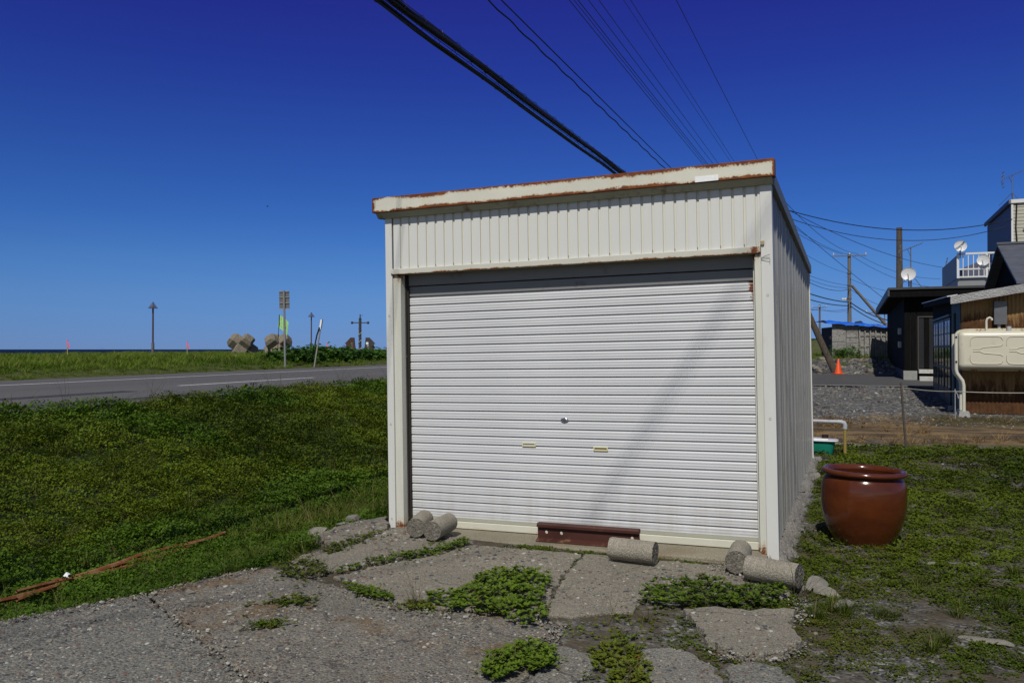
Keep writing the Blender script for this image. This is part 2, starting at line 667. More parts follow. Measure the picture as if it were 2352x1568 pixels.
def leaf_mat(name, a, b, c=None, camt=.0, rough=.45, trans=.25, patch=.35):
    n = N(name)
    at = n.new('ShaderNodeAttribute')
    at.attribute_name = 'v'
    f = at.outputs['Fac']
    p = n.pos()
    big = n.noise(patch, 4, .6, p)
    k = n.math('ADD', n.math('MULTIPLY', f, .6), n.math('MULTIPLY', n.sstep(big, .35, .65), .5))
    col = n.ramp(k, [(.1, a), (.9, b)])
    if c is not None:
        mm = n.math('MULTIPLY', n.sstep(f, 1 - camt, 1 - camt + .02), 1.0)
        col = n.mix(mm, col, c)
    n.fin(col, rough + .1, .12)
    tr = n.new('ShaderNodeBsdfTranslucent')
    n.l(col, tr.inputs['Color'])
    ms = n.new('ShaderNodeMixShader')
    ms.inputs[0].default_value = trans
    n.l(n.b.outputs[0], ms.inputs[1])
    n.l(tr.outputs[0], ms.inputs[2])
    out = [q for q in n.t.nodes if q.type == 'OUTPUT_MATERIAL'][0]
    n.l(ms.outputs[0], out.inputs['Surface'])
    return n.m


M['bank_leaf'] = leaf_mat('bank_leaf', (.018, .036, .003), (.122, .170, .010), (.16, .06, .02), .02)
M['bank_leaf_green'] = leaf_mat('bank_leaf_green', (.020, .048, .004), (.085, .155, .011))
M['pad_leaf'] = leaf_mat('pad_leaf', (.045, .075, .008), (.125, .195, .018), (.16, .05, .03), .05)
M['pad_leaf_olive'] = leaf_mat('pad_leaf_olive', (.042, .062, .008), (.125, .150, .015), (.2, .06, .03), .07)
M['lawn_leaf'] = leaf_mat('lawn_leaf', (.030, .054, .005), (.115, .152, .012), (.18, .07, .03), .04)
M['blade'] = leaf_mat('grass_blade', (.036, .060, .006), (.105, .140, .016), (.22, .18, .08), .08, .5, .3)
M['long_blade'] = leaf_mat('long_grass_blade', (.050, .072, .008), (.150, .175, .022), (.26, .21, .09), .12, .5, .3)
M['berm_blade'] = leaf_mat('berm_blade', (.060, .125, .009), (.165, .235, .025), (.30, .26, .08), .08, .5, .3, .15)
M['shrub_leaf'] = leaf_mat('shrub_leaf', (.018, .048, .007), (.055, .120, .014), None, 0, .4, .2, .3)
M['straw'] = leaf_mat('dry_straw', (.10, .06, .028), (.30, .20, .085), None, 0, .7, .1, 1.0)
M['stalk'] = leaf_mat('grass_stalk', (.05, .045, .02), (.12, .10, .045), None, 0, .6, .1)
M['pebble'] = concrete('pebble', (.20, .195, .185), .0, 30, .1, .002)

MROAD = rotz(-THETA)

# ------------------------------------------------------------------ ground, road, sea
xs = np.concatenate([np.arange(-260, -60, 20), np.arange(-60, -25, 2.5), np.arange(-25, -13, .5), np.arange(-13, 6, .2), np.arange(6, 30, 1.5), np.arange(30, 140, 15), np.arange(140, 700, 80)])
ss = np.concatenate([np.arange(-60, -4, 8), np.arange(-4, 0, .5), np.arange(0, 24, .2), np.arange(24, 62, 1.0), np.arange(62, 320, 12), np.arange(320, 1000, 80)])
gx, gs = np.meshgrid(xs, ss, indexing='ij')
gz = terrain(gx, gs)
hill = sm(150, 320, gs) * sm(40, -30, -gx) * 2.0
gz = gz + hill
r1 = rng.normal(0, 1, gx.shape)
for _ in range(2):
    r1 = (r1 + np.roll(r1, 1, 0) + np.roll(r1, -1, 0) + np.roll(r1, 1, 1) + np.roll(r1, -1, 1)) / 5
gz += r1 * .03 * ((gx < -4.4) | (gx > .1) | (gs > 7)) * (gs > -5) * (gs < 60)
onroad = (gx < -11.1) & (gx > -20.1)
onlane = (gs > 28.6) & (gs < 36.1) & (gx > -8.6) & (gx < 30)
gz -= .05 * onroad + .05 * onlane
gz += .012 * sm(-4.3, -3.8, gx) * sm(-.2, -.7, gx) * sm(.2, 1.0, gs) * sm(6.6, 6.3, gs)
# pile of scraped soil behind the garage
md = np.hypot((gx + 9.6) / 1.5, (gs - 20.0) / 2.6)
gz += .40 * sm(1, 0, md)
nx, ns_ = gx.shape
vv = np.stack([gx.ravel(), gs.ravel(), gz.ravel()], 1)
ii = (np.arange(nx - 1)[:, None] * ns_ + np.arange(ns_ - 1)[None, :]).ravel()
gm = bpy.data.meshes.new("ground")
gm.from_pydata(vv.tolist(), [], np.stack([ii, ii + ns_, ii + ns_ + 1, ii + 1], 1).tolist())
gm.materials.append(M['ground'])
gm.shade_smooth()
link("ground", gm, None, MROAD, kind='structure')


def sheet(name, mat, p0, p1, s0, s1, dz, parent=None, step=4.0, kind=None, dp=None):
    """a sheet that follows the terrain, between xr p0..p1 and s s0..s1"""
    a = np.linspace(p0, p1, dp or 2)
    b = np.linspace(s0, s1, max(2, int((s1 - s0) / step) + 1))
    m = MB()
    vs = [(x, s, float(terrain(x, s)) + dz) for x in a for s in b]
    nb = len(b)
    fs = [(i * nb + j, (i + 1) * nb + j, (i + 1) * nb + j + 1, i * nb + j + 1) for i in range(len(a) - 1) for j in range(nb - 1)]
    m.add(vs, fs)
    return m.build(name, mat, parent, 60, MROAD if parent is None else None, kind=kind)


road = sheet("road", M['asphalt'], -20.3, -10.85, -60, 240, .012, kind='structure', dp=6)
sheet("edge_line", M['marking'], -18.08, -17.93, -60, 240, .018, road)
for k, s0 in enumerate([-15.5, -5.5, 4.5, 14.5, 24.5, 34.5, 44.5, 54.5, 64.5]):
    sheet("centre_line", M['marking'], -14.28, -14.13, s0, s0 + 5.1, .018, road)
sheet("tar_strip", M['asphalt_dark'], -11.75, -11.35, 4, 60, .016, road)
sheet("tar_strip", M['asphalt_dark'], -13.75, -13.3, 2, 12.5, .016, road)
lane = sheet("lane", M['lane'], -8.8, 30, 28.45, 36.3, .012, kind='structure', step=1.0, dp=20)
sheet("edge_strip", M['marking'], -3.0, 3.0, 28.46, 28.56, .018, lane, 1.0, dp=8)
mb = MB()
mb.add([(-60000, -60000, -3.5), (-60, -60000, -3.5), (-60, 60000, -3.5), (-60000, 60000, -3.5)], [(0, 1, 2, 3)])
mb.build("sea", M['sea'], None, None, MROAD, kind='structure')
# old wave wall of dark concrete beyond the dunes is not visible; the shore drops to the water

# ------------------------------------------------------------------ concrete apron of broken slabs
ZP = .04


def px_poly(pts, z):
    out = []
    for u, v in pts:
        q = onz(u, v, z)
        out.append(toRS(q.x, q.y))
    return out


def jag(poly, step=.07, amp=.012, seed=0):
    r = random.Random(seed)
    out = []
    n = len(poly)
    for i in range(n):
        a = Vector(poly[i])
        b = Vector(poly[(i + 1) % n])
        d = b - a
        k = max(1, int(d.length / step))
        nr = Vector((-d.y, d.x)).normalized() if d.length else Vector((0, 0))
        for j in range(k):
            t = j / k
            out.append(tuple(a + d * t + nr * (r.uniform(-1, 1) * amp + .5 * amp * math.sin(9 * t + i))))
    return out


apron = empty("concrete_apron", MROAD, kind='structure')
SLABS = [
    ('pad_fine', .03, [(1079, 1250), (1334, 1271), (1297, 1312), (1272, 1350), (1247, 1408), (1100, 1399), (940, 1388), (852, 1350), (768, 1323), (860, 1299), (965, 1278)]),
    ('pad_fine', .034, [(893, 1214), (935, 1214), (1070, 1240), (1072, 1247), (962, 1271), (862, 1290), (742, 1313), (655, 1296), (690, 1276), (780, 1246)]),
    ('pad_fine', .045, [(722, 1228), (780, 1207), (840, 1192), (889, 1184), (889, 1210), (835, 1230), (790, 1240), (748, 1240)]),
    ('pad_coarse', .022, [(-620, 1590), (0, 1426), (200, 1388), (332, 1364), (420, 1440), (500, 1500), (586, 1585), (640, 1760), (-620, 1760)]),
    ('pad_warm', .026, [(338, 1361), (490, 1325), (560, 1309), (640, 1304), (722, 1333), (832, 1358), (940, 1396), (1105, 1407), (1235, 1416), (1275, 1440), (1262, 1478), (1205, 1568), (1150, 1640), (900, 1760), (650, 1760), (592, 1582), (506, 1496), (426, 1437)]),
    ('pad_fine', .030, [(1342, 1271), (1500, 1284), (1655, 1298), (1740, 1329), (1825, 1352), (1798, 1374), (1655, 1362), (1485, 1366), (1452, 1401), (1300, 1414), (1256, 1408), (1281, 1350), (1305, 1313)]),
    ('pad_fine', .055, [(1610, 1438), (1571, 1397), (1643, 1391), (1720, 1400), (1782, 1394), (1833, 1398), (1809, 1424), (1838, 1466), (1799, 1492), (1750, 1496), (1701, 1499), (1659, 1483), (1626, 1468)]),
    ('pad_blue', .026, [(1476, 1487), (1537, 1484), (1595, 1499), (1644, 1532), (1662, 1580), (1640, 1680), (1470, 1680), (1500, 1560), (1470, 1508)]),
    ('pad_blue', .022, [(1268, 1482), (1310, 1484), (1362, 1502), (1374, 1532), (1332, 1568), (1300, 1680), (1150, 1680), (1212, 1570)]),
    ('pad_coarse', .03, [(1668, 1527), (1722, 1515), (1790, 1530), (1832, 1568), (1850, 1680), (1680, 1680)]),
    ('pad_blue', .034, [(1660, 1294), (1700, 1300), (1800, 1318), (1846, 1336), (1846, 1352), (1760, 1328), (1690, 1308)]),
]
for k, (mt, zt, pts) in enumerate(SLABS):
    poly = jag(px_poly(pts, zt), .035, .016, k)
    m = MB()
    m.prism(poly, -.06, zt)
    m.build("slab", M[mt], apron, None, bevel=.008)

# ------------------------------------------------------------------ the garage
ROLL = .017
MS = Matrix.Translation((.4485, 6.8565, 0)) @ rotz(-THETA) @ Matrix.Rotation(-ROLL, 4, 'Y')
MSI = MS.inverted()


def gl(u, v, y=0.0):
    """point of the garage's local plane y = const seen along a direction"""
    o = MSI @ Vector((0, 0, CAMH))
    d = MSI.to_3x3() @ ray(u, v)
    return o + d * ((y - o.y) / d.y)


garage = empty("garage", MS, label="white corrugated metal garage with a closed roller shutter and rusty roof fascia", cat="garage")


def gp(name, mat, smooth=None, bevel=0, **kw):
    m = MB()
    m._n, m._m, m._s, m._b, m._k = name, M[mat], smooth, bevel, kw
    return m


def done(m, parent=None, Mx=None):
    return m.build(m._n, m._m, parent or garage, m._s, Mx, m._b, **m._k)


# posts and jambs
m = gp("corner_post", 'white_paint', None, .003); m.bx(-1.68, -1.612, -.022, .05, -.03, 2.84); done(m)
m = gp("corner_post", 'white_paint', None, .003); m.bx(1.602, 1.688, -.022, .07, -.03, 2.84); done(m)
m = gp("door_jamb", 'jamb', None, .003); m.bx(-1.6105, -1.535, -.006, .10, -.02, 2.298); done(m)
m = gp("door_jamb", 'jamb', None, .003); m.bx(1.552, 1.6005, -.008, .10, -.02, 2.298); done(m)
m = gp("guide_rail", 'rail_rust_shadow', None, .002); m.bx(-1.552, -1.522, .072, .135, .0, 2.30); m.bx(-1.533, -1.508, .088, .12, .0, 2.30); done(m)  # left rail widened and darkened as a painted jamb shadow
m = gp("guide_rail", 'jamb', None, .002); m.bx(1.532, 1.551, .07, .14, .0, 2.30); done(m)
# header cladding: strips of ribbed sheet
prof = [(0, -.012), (.066, -.012), (.069, 0), (.0855, 0), (.0885, -.012)]
hm = MB().strip(prof, 2.352, 2.83, lambda u, w, a: (u, w, a)).mesh("header_strip", M['header'])
for i in range(36):
    link("wall_panel", hm, garage, Matrix.Translation((-1.6105 + i * .0885 + .012, 0, 0)))
m = gp("wall_panel", 'header'); m.bx(1.584, 1.6015, -.0105, .002, 2.352, 2.83); done(m)
m = gp("lintel_lip", 'lip', None, .004); m.bx(-1.62, 1.6, -.034, -.001, 2.302, 2.352); done(m)
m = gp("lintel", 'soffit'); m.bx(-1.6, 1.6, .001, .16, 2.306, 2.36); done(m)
# screws along the lip and on the posts
sm_ = MB().lathe([(.0001, -.004), (.0075, -.003), (.009, 0)], 10, Matrix.Rotation(R(90), 4, 'X')).mesh("screw", M['screw'], 40)
scp = [(-1.6 + .0885 * 2 * i + .066, -.008, 2.37) for i in range(18)] + [(-1.646, -.0235, z) for z in (.1, .95, 1.93)] + [(1.645, -.0235, z) for z in (1.05, 1.98)]
for p in scp:
    link("screw", sm_, garage, Matrix.Translation((p[0], p[1] - .001, p[2])))
# fascia, soffit, eaves, roof
m = gp("fascia", 'fascia', None, .004); m.bx(-1.765, 1.72, -.105, -.01, 2.862, 2.995); done(m)
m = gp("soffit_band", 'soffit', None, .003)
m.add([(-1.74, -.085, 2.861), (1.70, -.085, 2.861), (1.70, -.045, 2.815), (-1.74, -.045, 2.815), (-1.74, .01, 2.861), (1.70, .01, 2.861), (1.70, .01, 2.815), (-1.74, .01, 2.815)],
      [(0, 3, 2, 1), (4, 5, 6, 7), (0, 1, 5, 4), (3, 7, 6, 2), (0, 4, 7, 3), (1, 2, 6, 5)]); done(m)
SL = -.026


def sloped(x0, x1, z0, z1, y0=-.009, y1=6.06):
    vs = []
    for z in (z0, z1):
        for (x, y) in ((x0, y0), (x1, y0), (x1, y1), (x0, y1)):
            vs.append((x, y, z + SL * y))
    return vs, [(0, 3, 2, 1), (4, 5, 6, 7), (0, 1, 5, 4), (1, 2, 6, 5), (2, 3, 7, 6), (3, 0, 4, 7)]


m = gp("eave_trim", 'roof_sheet', None, .004); m.add(*sloped(1.60, 1.706, 2.815, 2.925)); done(m)
m = gp("eave_trim", 'roof_sheet', None, .004); m.add(*sloped(-1.72, -1.60, 2.815, 2.925)); done(m)
m = gp("roof", 'roof_sheet'); m.add(*sloped(-1.6, 1.6, 2.93, 2.96)); done(m)
# side walls in sheets of ribbed metal
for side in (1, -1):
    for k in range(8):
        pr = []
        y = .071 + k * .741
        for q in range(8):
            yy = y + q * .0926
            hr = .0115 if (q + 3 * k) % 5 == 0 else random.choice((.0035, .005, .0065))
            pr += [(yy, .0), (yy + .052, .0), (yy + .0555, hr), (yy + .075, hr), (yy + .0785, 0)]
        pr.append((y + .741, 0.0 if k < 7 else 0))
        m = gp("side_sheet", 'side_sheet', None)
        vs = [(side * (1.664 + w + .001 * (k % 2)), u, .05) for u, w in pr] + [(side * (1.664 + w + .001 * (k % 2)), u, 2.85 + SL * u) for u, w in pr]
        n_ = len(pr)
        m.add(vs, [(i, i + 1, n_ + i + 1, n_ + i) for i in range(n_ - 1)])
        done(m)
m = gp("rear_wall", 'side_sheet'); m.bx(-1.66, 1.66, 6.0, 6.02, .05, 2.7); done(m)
m = gp("rear_post", 'white_paint', None, .003); m.bx(1.62, 1.686, 5.99, 6.06, -.02, 2.68); done(m)
# roller shutter
shutter = empty("shutter", None, garage)
PIT = .0735
sp = [(0, .019), (-.0066, .019), (-.0070, .013), (-.0090, .0135), (-.0094, .019), (-.0125, .019), (-.0128, .009)]
_tl = [(0, 42), (.06, 30), (.2, 15), (.25, -4), (.29, -18), (.36, -9), (.46, 9), (.55, 14), (.62, 0), (.67, -16), (.76, -8), (.86, 10), (.96, 15), (1, -10)]
_y, _n = .0085, 40
for _i in range(_n):
    _t = (_i + .5) / _n
    _y -= math.tan(R(float(np.interp(_t, [q[0] for q in _tl], [q[1] for q in _tl])))) * (.0602 / _n)
    sp.append((-.0130 - .0602 * (_i + 1) / _n, _y))
sp += [(-.0733, .019), (-.0735, .019)]
sp = [(z_, y_ - .0 - min(q[1] for q in sp)) for z_, y_ in sp]
slm = MB().strip(sp, -1.53, 1.545, lambda u, w, a: (a, w, u)).mesh("slat", M['slat'], 40)
slm.flip_normals()
ZT = 2.105
NS = 27
for i in range(NS):
    z = ZT - i * PIT
    mt = Matrix.Translation((0, .112 + random.uniform(-.0012, .0012), z)) @ Matrix.Rotation(random.uniform(-.008, .008), 4, 'X')
    link("slat", slm, shutter, mt)
m = gp("shutter_box", 'shutter_top', None, .004); m.bx(-1.53, 1.545, .112, .135, 2.108, 2.196); done(m, shutter)
m = gp("shutter_box", 'shutter_top', None, .004); m.bx(-1.53, 1.545, .098, .13, 2.204, 2.31); done(m, shutter)
zb = ZT - NS * PIT
m = gp("bottom_band", 'bottom_band', None, .003); m.bx(-1.53, 1.545, .113, .14, .092, zb); done(m, shutter)
m = gp("bottom_bar", 'bottom_bar', None, .004); m.bx(-1.53, 1.545, .09, .15, .032, .090); done(m, shutter)
m = gp("inner_dark", 'dark'); m.bx(-1.53, 1.545, .16, .2, 0, 2.33); done(m, shutter)
# lock and pulls
q = gl(1296, 964, .1)
m = gp("lock", 'chrome', 60)
m.lathe([(.034, 0), (.034, .006), (.028, .011), (.014, .013), (.0001, .013)], 28, Matrix.Diagonal((1, .48, 1, 1)))
m2 = MB()
lock = done(m, shutter, Matrix.Translation((q.x, .109, q.z)) @ Matrix.Rotation(R(90), 4, 'X'))
m = gp("keyhole", 'dark'); m.box((0, 0, .0135), (.003, .012, .001)); m.lathe([(.012, .0125), (.012, .0142), (.010, .0142), (.010, .0125)], 20); done(m, lock)
for (u, v) in ((1214, 1021), (1379, 1031)):
    q = gl(u, v, .1)
    m = gp("pull_handle", 'handle', None, .002)
    w, h, t = .062, .0165, .010
    for b in ((-w, -w + t, -h, h), (w - t, w, -h, h), (-w + t, w - t, h - .007, h), (-w + t, w - t, -h, -h + .008)):
        m.bx(b[0], b[1], -.007, .012, b[2], b[3])
    o = done(m, shutter, Matrix.Translation((q.x, .110, q.z)))
    m = gp("slot", 'tan'); m.bx(-w + t, w - t, .004, .008, -h + .008, h - .007); done(m, o)
# small things fixed to the front
q = gl(1623, 410.5, -.106)
m = gp("name_plate", 'plate', None, .001); m.bx(-.088, .088, -.004, 0, -.021, .021); done(m, garage, Matrix.Translation((q.x, -.1055, q.z)) @ Matrix.Rotation(R(-.5), 4, 'Y'))
q = gl(1747.5, 558, -.024)
m = gp("cable_clip", 'tan', None, .002); m.bx(-.014, .014, -.014, 0, -.015, .015); m.bx(-.003, .003, -.012, 0, -.022, -.015); done(m, garage, Matrix.Translation((1.614, -.0225, q.z)))
m = gp("loose_wire", 'dark', 60)
m.tube([(1.602, -.026, 2.262), (1.63, -.03, 2.275), (1.668, -.04, 2.285)], .0018, 5)
m.tube([(1.602, -.026, 2.250), (1.64, -.035, 2.252), (1.668, -.04, 2.252), (1.668, -.038, 2.23)], .0018, 5)
done(m)
# concrete curb under the shutter
m = gp("curb", 'curb', None, .012)
poly = jag([(-1.60, -.26), (-.9, -.25), (0, -.27), (.6, -.26), (1.62, -.25), (1.62, .3), (-1.6, .3)], .08, .012, 3)
m.prism(poly, -.1, .026)
done(m)
m = gp("footing", 'footing', 60)
fv, ff = [], []
nfy = 60
for j in range(nfy + 1):
    y = -.1 + j * 6.3 / nfy
    for (x, z) in ((1.62, .055), (1.695, .05), (1.735, .02), (1.785, -.03), (1.82, -.12)):
        k = 0 if x < 1.65 else 1
        z = -.12 if j == 0 else z
        fv.append((x + k * random.uniform(-.035, .035), y + random.uniform(-.02, .02), z + k * random.uniform(-.03, .025)))
for j in range(nfy):
    for i in range(4):
        a = j * 5 + i
        ff.append((a, a + 1, a + 6, a + 5))
m.add(fv, ff)
done(m)

# ------------------------------------------------------------------ concrete test cylinders on the apron
def cyl_core(a, b, z, label, seed, L=None):
    """a, b: directions (u, v) of the two end centres"""
    r = random.Random(seed)
    p0 = onz(*a, z)
    p1 = onz(*b, z)
    mid = (p0 + p1) / 2
    d = (p1 - p0)
    Lr = L or min(max(d.length, .29), .36)
    d.normalize()
    rad = .079
    side = Vector((0, 0, 1)).cross(d).normalized()
    Mx = Matrix((( *side, 0), (0, 0, 1, 0), (*d, 0), (0, 0, 0, 1))).to_3x3().transposed().to_4x4()
    Mx = Matrix.Translation(mid) @ Mx
    o = empty("concrete_cylinder", Mx, None, label=label, cat="concrete cylinder", group="concrete cylinders lying by the shutter")
    n, k = 40, 15
    vs, fs = [], []
    for i in range(k):
        t = -Lr / 2 + Lr * i / (k - 1)
        for j in range(n):
            q = 2 * math.pi * j / n
            rr = rad * (1 + r.uniform(-.010, .010) - (.03 * r.random() if i in (0, k - 1) else 0))
            vs.append((rr * math.cos(q), rr * math.sin(q), t + (r.uniform(-.003, .003) if i in (0, k - 1) else 0)))
    for i in range(k - 1):
        for j in range(n):
            j2 = (j + 1) % n
            fs.append((i * n + j, i * n + j2, (i + 1) * n + j2, (i + 1) * n + j))
    MB().add(vs, fs).build("side", M['cylinder'], o, 60)
    for sgn in (-1, 1):
        vs, fs = [], []
        for ring, q0 in enumerate((.985, .66, .33)):
            for j in range(n):
                q = 2 * math.pi * j / n
                vs.append((rad * q0 * math.cos(q), rad * q0 * math.sin(q), sgn * (Lr / 2 + (0 if ring == 0 else r.uniform(-.004, .002)))))
        vs.append((0, 0, sgn * (Lr / 2 - .001)))
        for ring in range(2):
            for j in range(n):
                j2 = (j + 1) % n
                fs.append((ring * n + j, ring * n + j2, (ring + 1) * n + j2, (ring + 1) * n + j))
        for j in range(n):
            fs.append((2 * n + j, 2 * n + (j + 1) % n, 3 * n))
        MB().add(vs, fs).build("end_face", M['core_end'], o, 30)
    return o


cyl_core((944.7, 1221.9), (984.2, 1182.3), .125, "smooth concrete cylinder leaning in the corner by the rusty door jamb", 1)
cyl_core((983.7, 1223.4), (1039.2, 1194.5), .125, "rough pitted concrete cylinder beside the one against the rusty jamb", 2)
cyl_core((1403.3, 1256.9), (1505.2, 1269), .125, "concrete cylinder lying alone at the end of the rusty rail", 3)
cyl_core((1687.9, 1298), (1704.6, 1256.9), .125, "concrete cylinder end-on, touching the shutter and the cylinder at the corner post", 4)
cyl_core((1718.3, 1301), (1835.5, 1322.3), .125, "longest concrete cylinder with orange marks in front of the corner post", 5)

# ------------------------------------------------------------------ piece of steel rail on the curb
qa, qb = gl(1236, 1225, -.10), gl(1470, 1240, -.10)
RL = qb.x - qa.x
rail = empty("steel_rail", MS @ Matrix.Translation((qa.x, -.10, .028)) @ rotz(R(-.6)), None, label="short piece of rusty railway rail with bolt holes against the shutter", cat="rail piece")
m = MB()
prf = [(-.062, 0), (.062, 0), (.062, .010), (.010, .024)]
m.prism([(-.062, 0), (.062, 0), (.062, .011), (.012, .026), (-.012, .026), (-.062, .011)], 0, RL, Matrix(((0, 0, 1, 0), (1, 0, 0, 0), (0, 1, 0, 0), (0, 0, 0, 1))))
m.build("foot", M['steel_rail'], rail, None, bevel=.002)
m = MB()
m.prism([(-.033, .112), (.033, .112), (.034, .135), (.027, .146), (-.027, .146), (-.034, .135)], 0, RL, Matrix(((0, 0, 1, 0), (1, 0, 0, 0), (0, 1, 0, 0), (0, 0, 0, 1))))
m.build("head", M['steel_rail'], rail, None, bevel=.003)
cu = bpy.data.curves.new("web", 'CURVE')
cu.dimensions = '2D'
cu.fill_mode = 'BOTH'
cu.extrude = .007


def spl(pts):
    s_ = cu.splines.new('POLY')
    s_.points.add(len(pts) - 1)
    for i, p in enumerate(pts):
        s_.points[i].co = (p[0], p[1], 0, 1)
    s_.use_cyclic_u = True


spl([(0, .024), (RL, .024), (RL, .114), (0, .114)])
for hx in (.075, .205, RL - .06):
    spl([(hx + .014 * math.cos(2 * math.pi * k / 16), .07 + .014 * math.sin(2 * math.pi * k / 16)) for k in range(16)])
co = bpy.data.objects.new("web_curve", cu)
COL.objects.link(co)
bpy.context.view_layer.update()
wm_ = bpy.data.meshes.new_from_object(co.evaluated_get(bpy.context.evaluated_depsgraph_get()))
bpy.data.objects.remove(co)
wm_.materials.clear()
wm_.materials.append(M['steel_rail'])
link("web", wm_, rail, Matrix.Rotation(R(90), 4, 'X'))

# ------------------------------------------------------------------ glazed jar
def glaze_mat():
    n = N('brown_glaze')
    o = n.obj()
    c = n.ramp(n.noise(2.2, 5, .6, n.scale(o, 1, 1, 2.5)), [(.25, (.045, .012, .005)), (.5, (.082, .020, .006)), (.78, (.125, .036, .009))])
    c = n.mix(n.math('MULTIPLY', n.sstep(n.noise(14, 5, .7, n.scale(o, 1, 1, .35)), .60, .72), .35), c, (.028, .010, .006))
    z = n.sep(o)[2]
    dust = n.math('MULTIPLY', n.sstep(n.math('ADD', z, n.math('MULTIPLY', n.noise(8, 5, .7), .22)), .24, .06), .3)
    c = n.mix(dust, c, (.075, .055, .035))
    r = n.math('ADD', .11, n.math('ADD', n.math('MULTIPLY', dust, .6), n.math('MULTIPLY', n.noise(6, 4, .6), .10)))
    b = n.bump(n.noise(3.5, 3, .5, n.scale(o, 1, 1, 3)), .25, .01)
    return n.fin(c, r, .5, 0, b)


M['glaze'] = glaze_mat()
jc = aty(1981, 1240, 6.84)
jar = empty("glazed_jar", Matrix.Translation((jc.x, 6.84, -.045)) @ Matrix.Rotation(R(1.2), 4, 'Y') @ Matrix.Diagonal((.962, .962, 1.10, 1)), None, label="big glossy red-brown ceramic jar standing open on the weeds", cat="ceramic jar")
prof = [(.0001, .004), (.185, 0), (.202, .010), (.228, .045), (.268, .105), (.305, .18), (.328, .25), (.339, .32), (.343, .39), (.341, .455), (.331, .51), (.314, .538), (.305, .548)]
prof2 = [(.305, .548), (.318, .556), (.338, .563), (.345, .575), (.342, .588), (.330, .597), (.312, .598), (.298, .592), (.288, .580), (.285, .565)]
prof3 = [(.285, .565), (.296, .53), (.318, .45), (.32, .36), (.30, .24), (.25, .12), (.19, .05), (.0001, .035)]
MB().lathe(prof, 64).build("body", M['glaze'], jar, 50)
MB().lathe(prof2, 64).build("rim", M['glaze'], jar, 60)
MB().lathe(prof3, 64).build("inside", M['glaze'], jar, 60)

# ------------------------------------------------------------------ rusty bars in the ditch
M['bar_rust'] = rusty('bar_rust', (.17, .05, .015), .8, .8, 9.0, streak=False)
pa, pb = onz(-60, 1392, -.20), onz(528, 1221, -.20)
bars = empty("rusty_bars", Matrix.Translation(pa), None, label="bundle of long rusty steel bars lying in the overgrown ditch", cat="steel bars")
dv = pb - pa
LB = dv.length
dvn = dv.normalized()
sdv = Vector((dvn.y, -dvn.x, 0))
for k, (off, t0, t1, hz, wd) in enumerate([(0, .12, .97, .012, .045), (.045, .0, .80, .0, .04), (.085, .1, .74, -.005, .045), (-.04, .25, .86, .0, .045), (.12, .22, .6, -.015, .035)]):
    m = MB()
    npt = 16
    for i in range(npt):
        pass
    vs, fs = [], []
    for i in range(npt):
        t = t0 + (t1 - t0) * i / (npt - 1)
        c = dvn * (LB * t) + sdv * (off + .012 * math.sin(t * 9 + k)) + Vector((0, 0, hz + .012 * math.sin(t * 13 + k * 2)))
        for a, b in ((-wd * .4, 0), (-wd * .2, .012), (wd * .2, .015), (wd * .4, 0), (0, -.02)):
            vs.append(c + sdv * (a + random.uniform(-.003, .003)) + Vector((0, 0, b + random.uniform(-.004, .004))))
    for i in range(npt - 1):
        for j in range(5):
            j2 = (j + 1) % 5
            fs.append((i * 5 + j, i * 5 + j2, (i + 1) * 5 + j2, (i + 1) * 5 + j))
    m.add(vs, fs)
    m.build("bar", M['bar_rust'], bars, 40)
q = onz(152, 1325, -.155)
m = MB()
m.add([(-.028, -.014, 0), (.035, -.018, .007), (.03, .014, .02), (.0, .02, .035), (-.02, .01, .02), (0, 0, .04)], [(0, 1, 5), (1, 2, 5), (2, 3, 5), (3, 4, 5), (4, 0, 5), (0, 4, 3, 2, 1)])
M['shard'] = paint('white_shard', (.75, .76, .78), .4, .03, 3)
o = m.build("white_shard", M['shard'], None, None, Matrix.Translation(q))
tag(o, "small white plastic shard lying on the rusty bars", "plastic shard")


# ------------------------------------------------------------------ stones
def rock(pos, size, label, seed, mat='stone', rz=0.0, grp="loose stones by the apron"):
    r = random.Random(seed)
    bm = bmesh.new()
    bmesh.ops.create_icosphere(bm, subdivisions=3, radius=1)
    offs = [Vector((r.uniform(-1, 1), r.uniform(-1, 1), r.uniform(-1, 1))).normalized() for _ in range(9)]
    cut = [r.uniform(.42, .8) for _ in range(9)]
    for v in bm.verts:
        for d, c in zip(offs, cut):
            k = v.co.dot(d)
            if k > c:
                v.co -= d * (k - c) * .97
        v.co *= 1 + r.uniform(-.045, .045)
    me = bpy.data.meshes.new("stone")
    bm.to_mesh(me)
    bm.free()
    me.materials.append(M[mat])
    me.shade_smooth()
    me.set_sharp_from_angle(angle=R(20))
    o = link("stone", me, None, Matrix.Translation(pos) @ rotz(rz) @ Matrix.Diagonal((*size, 1)))
    tag(o, label, "stone", grp)
    return o


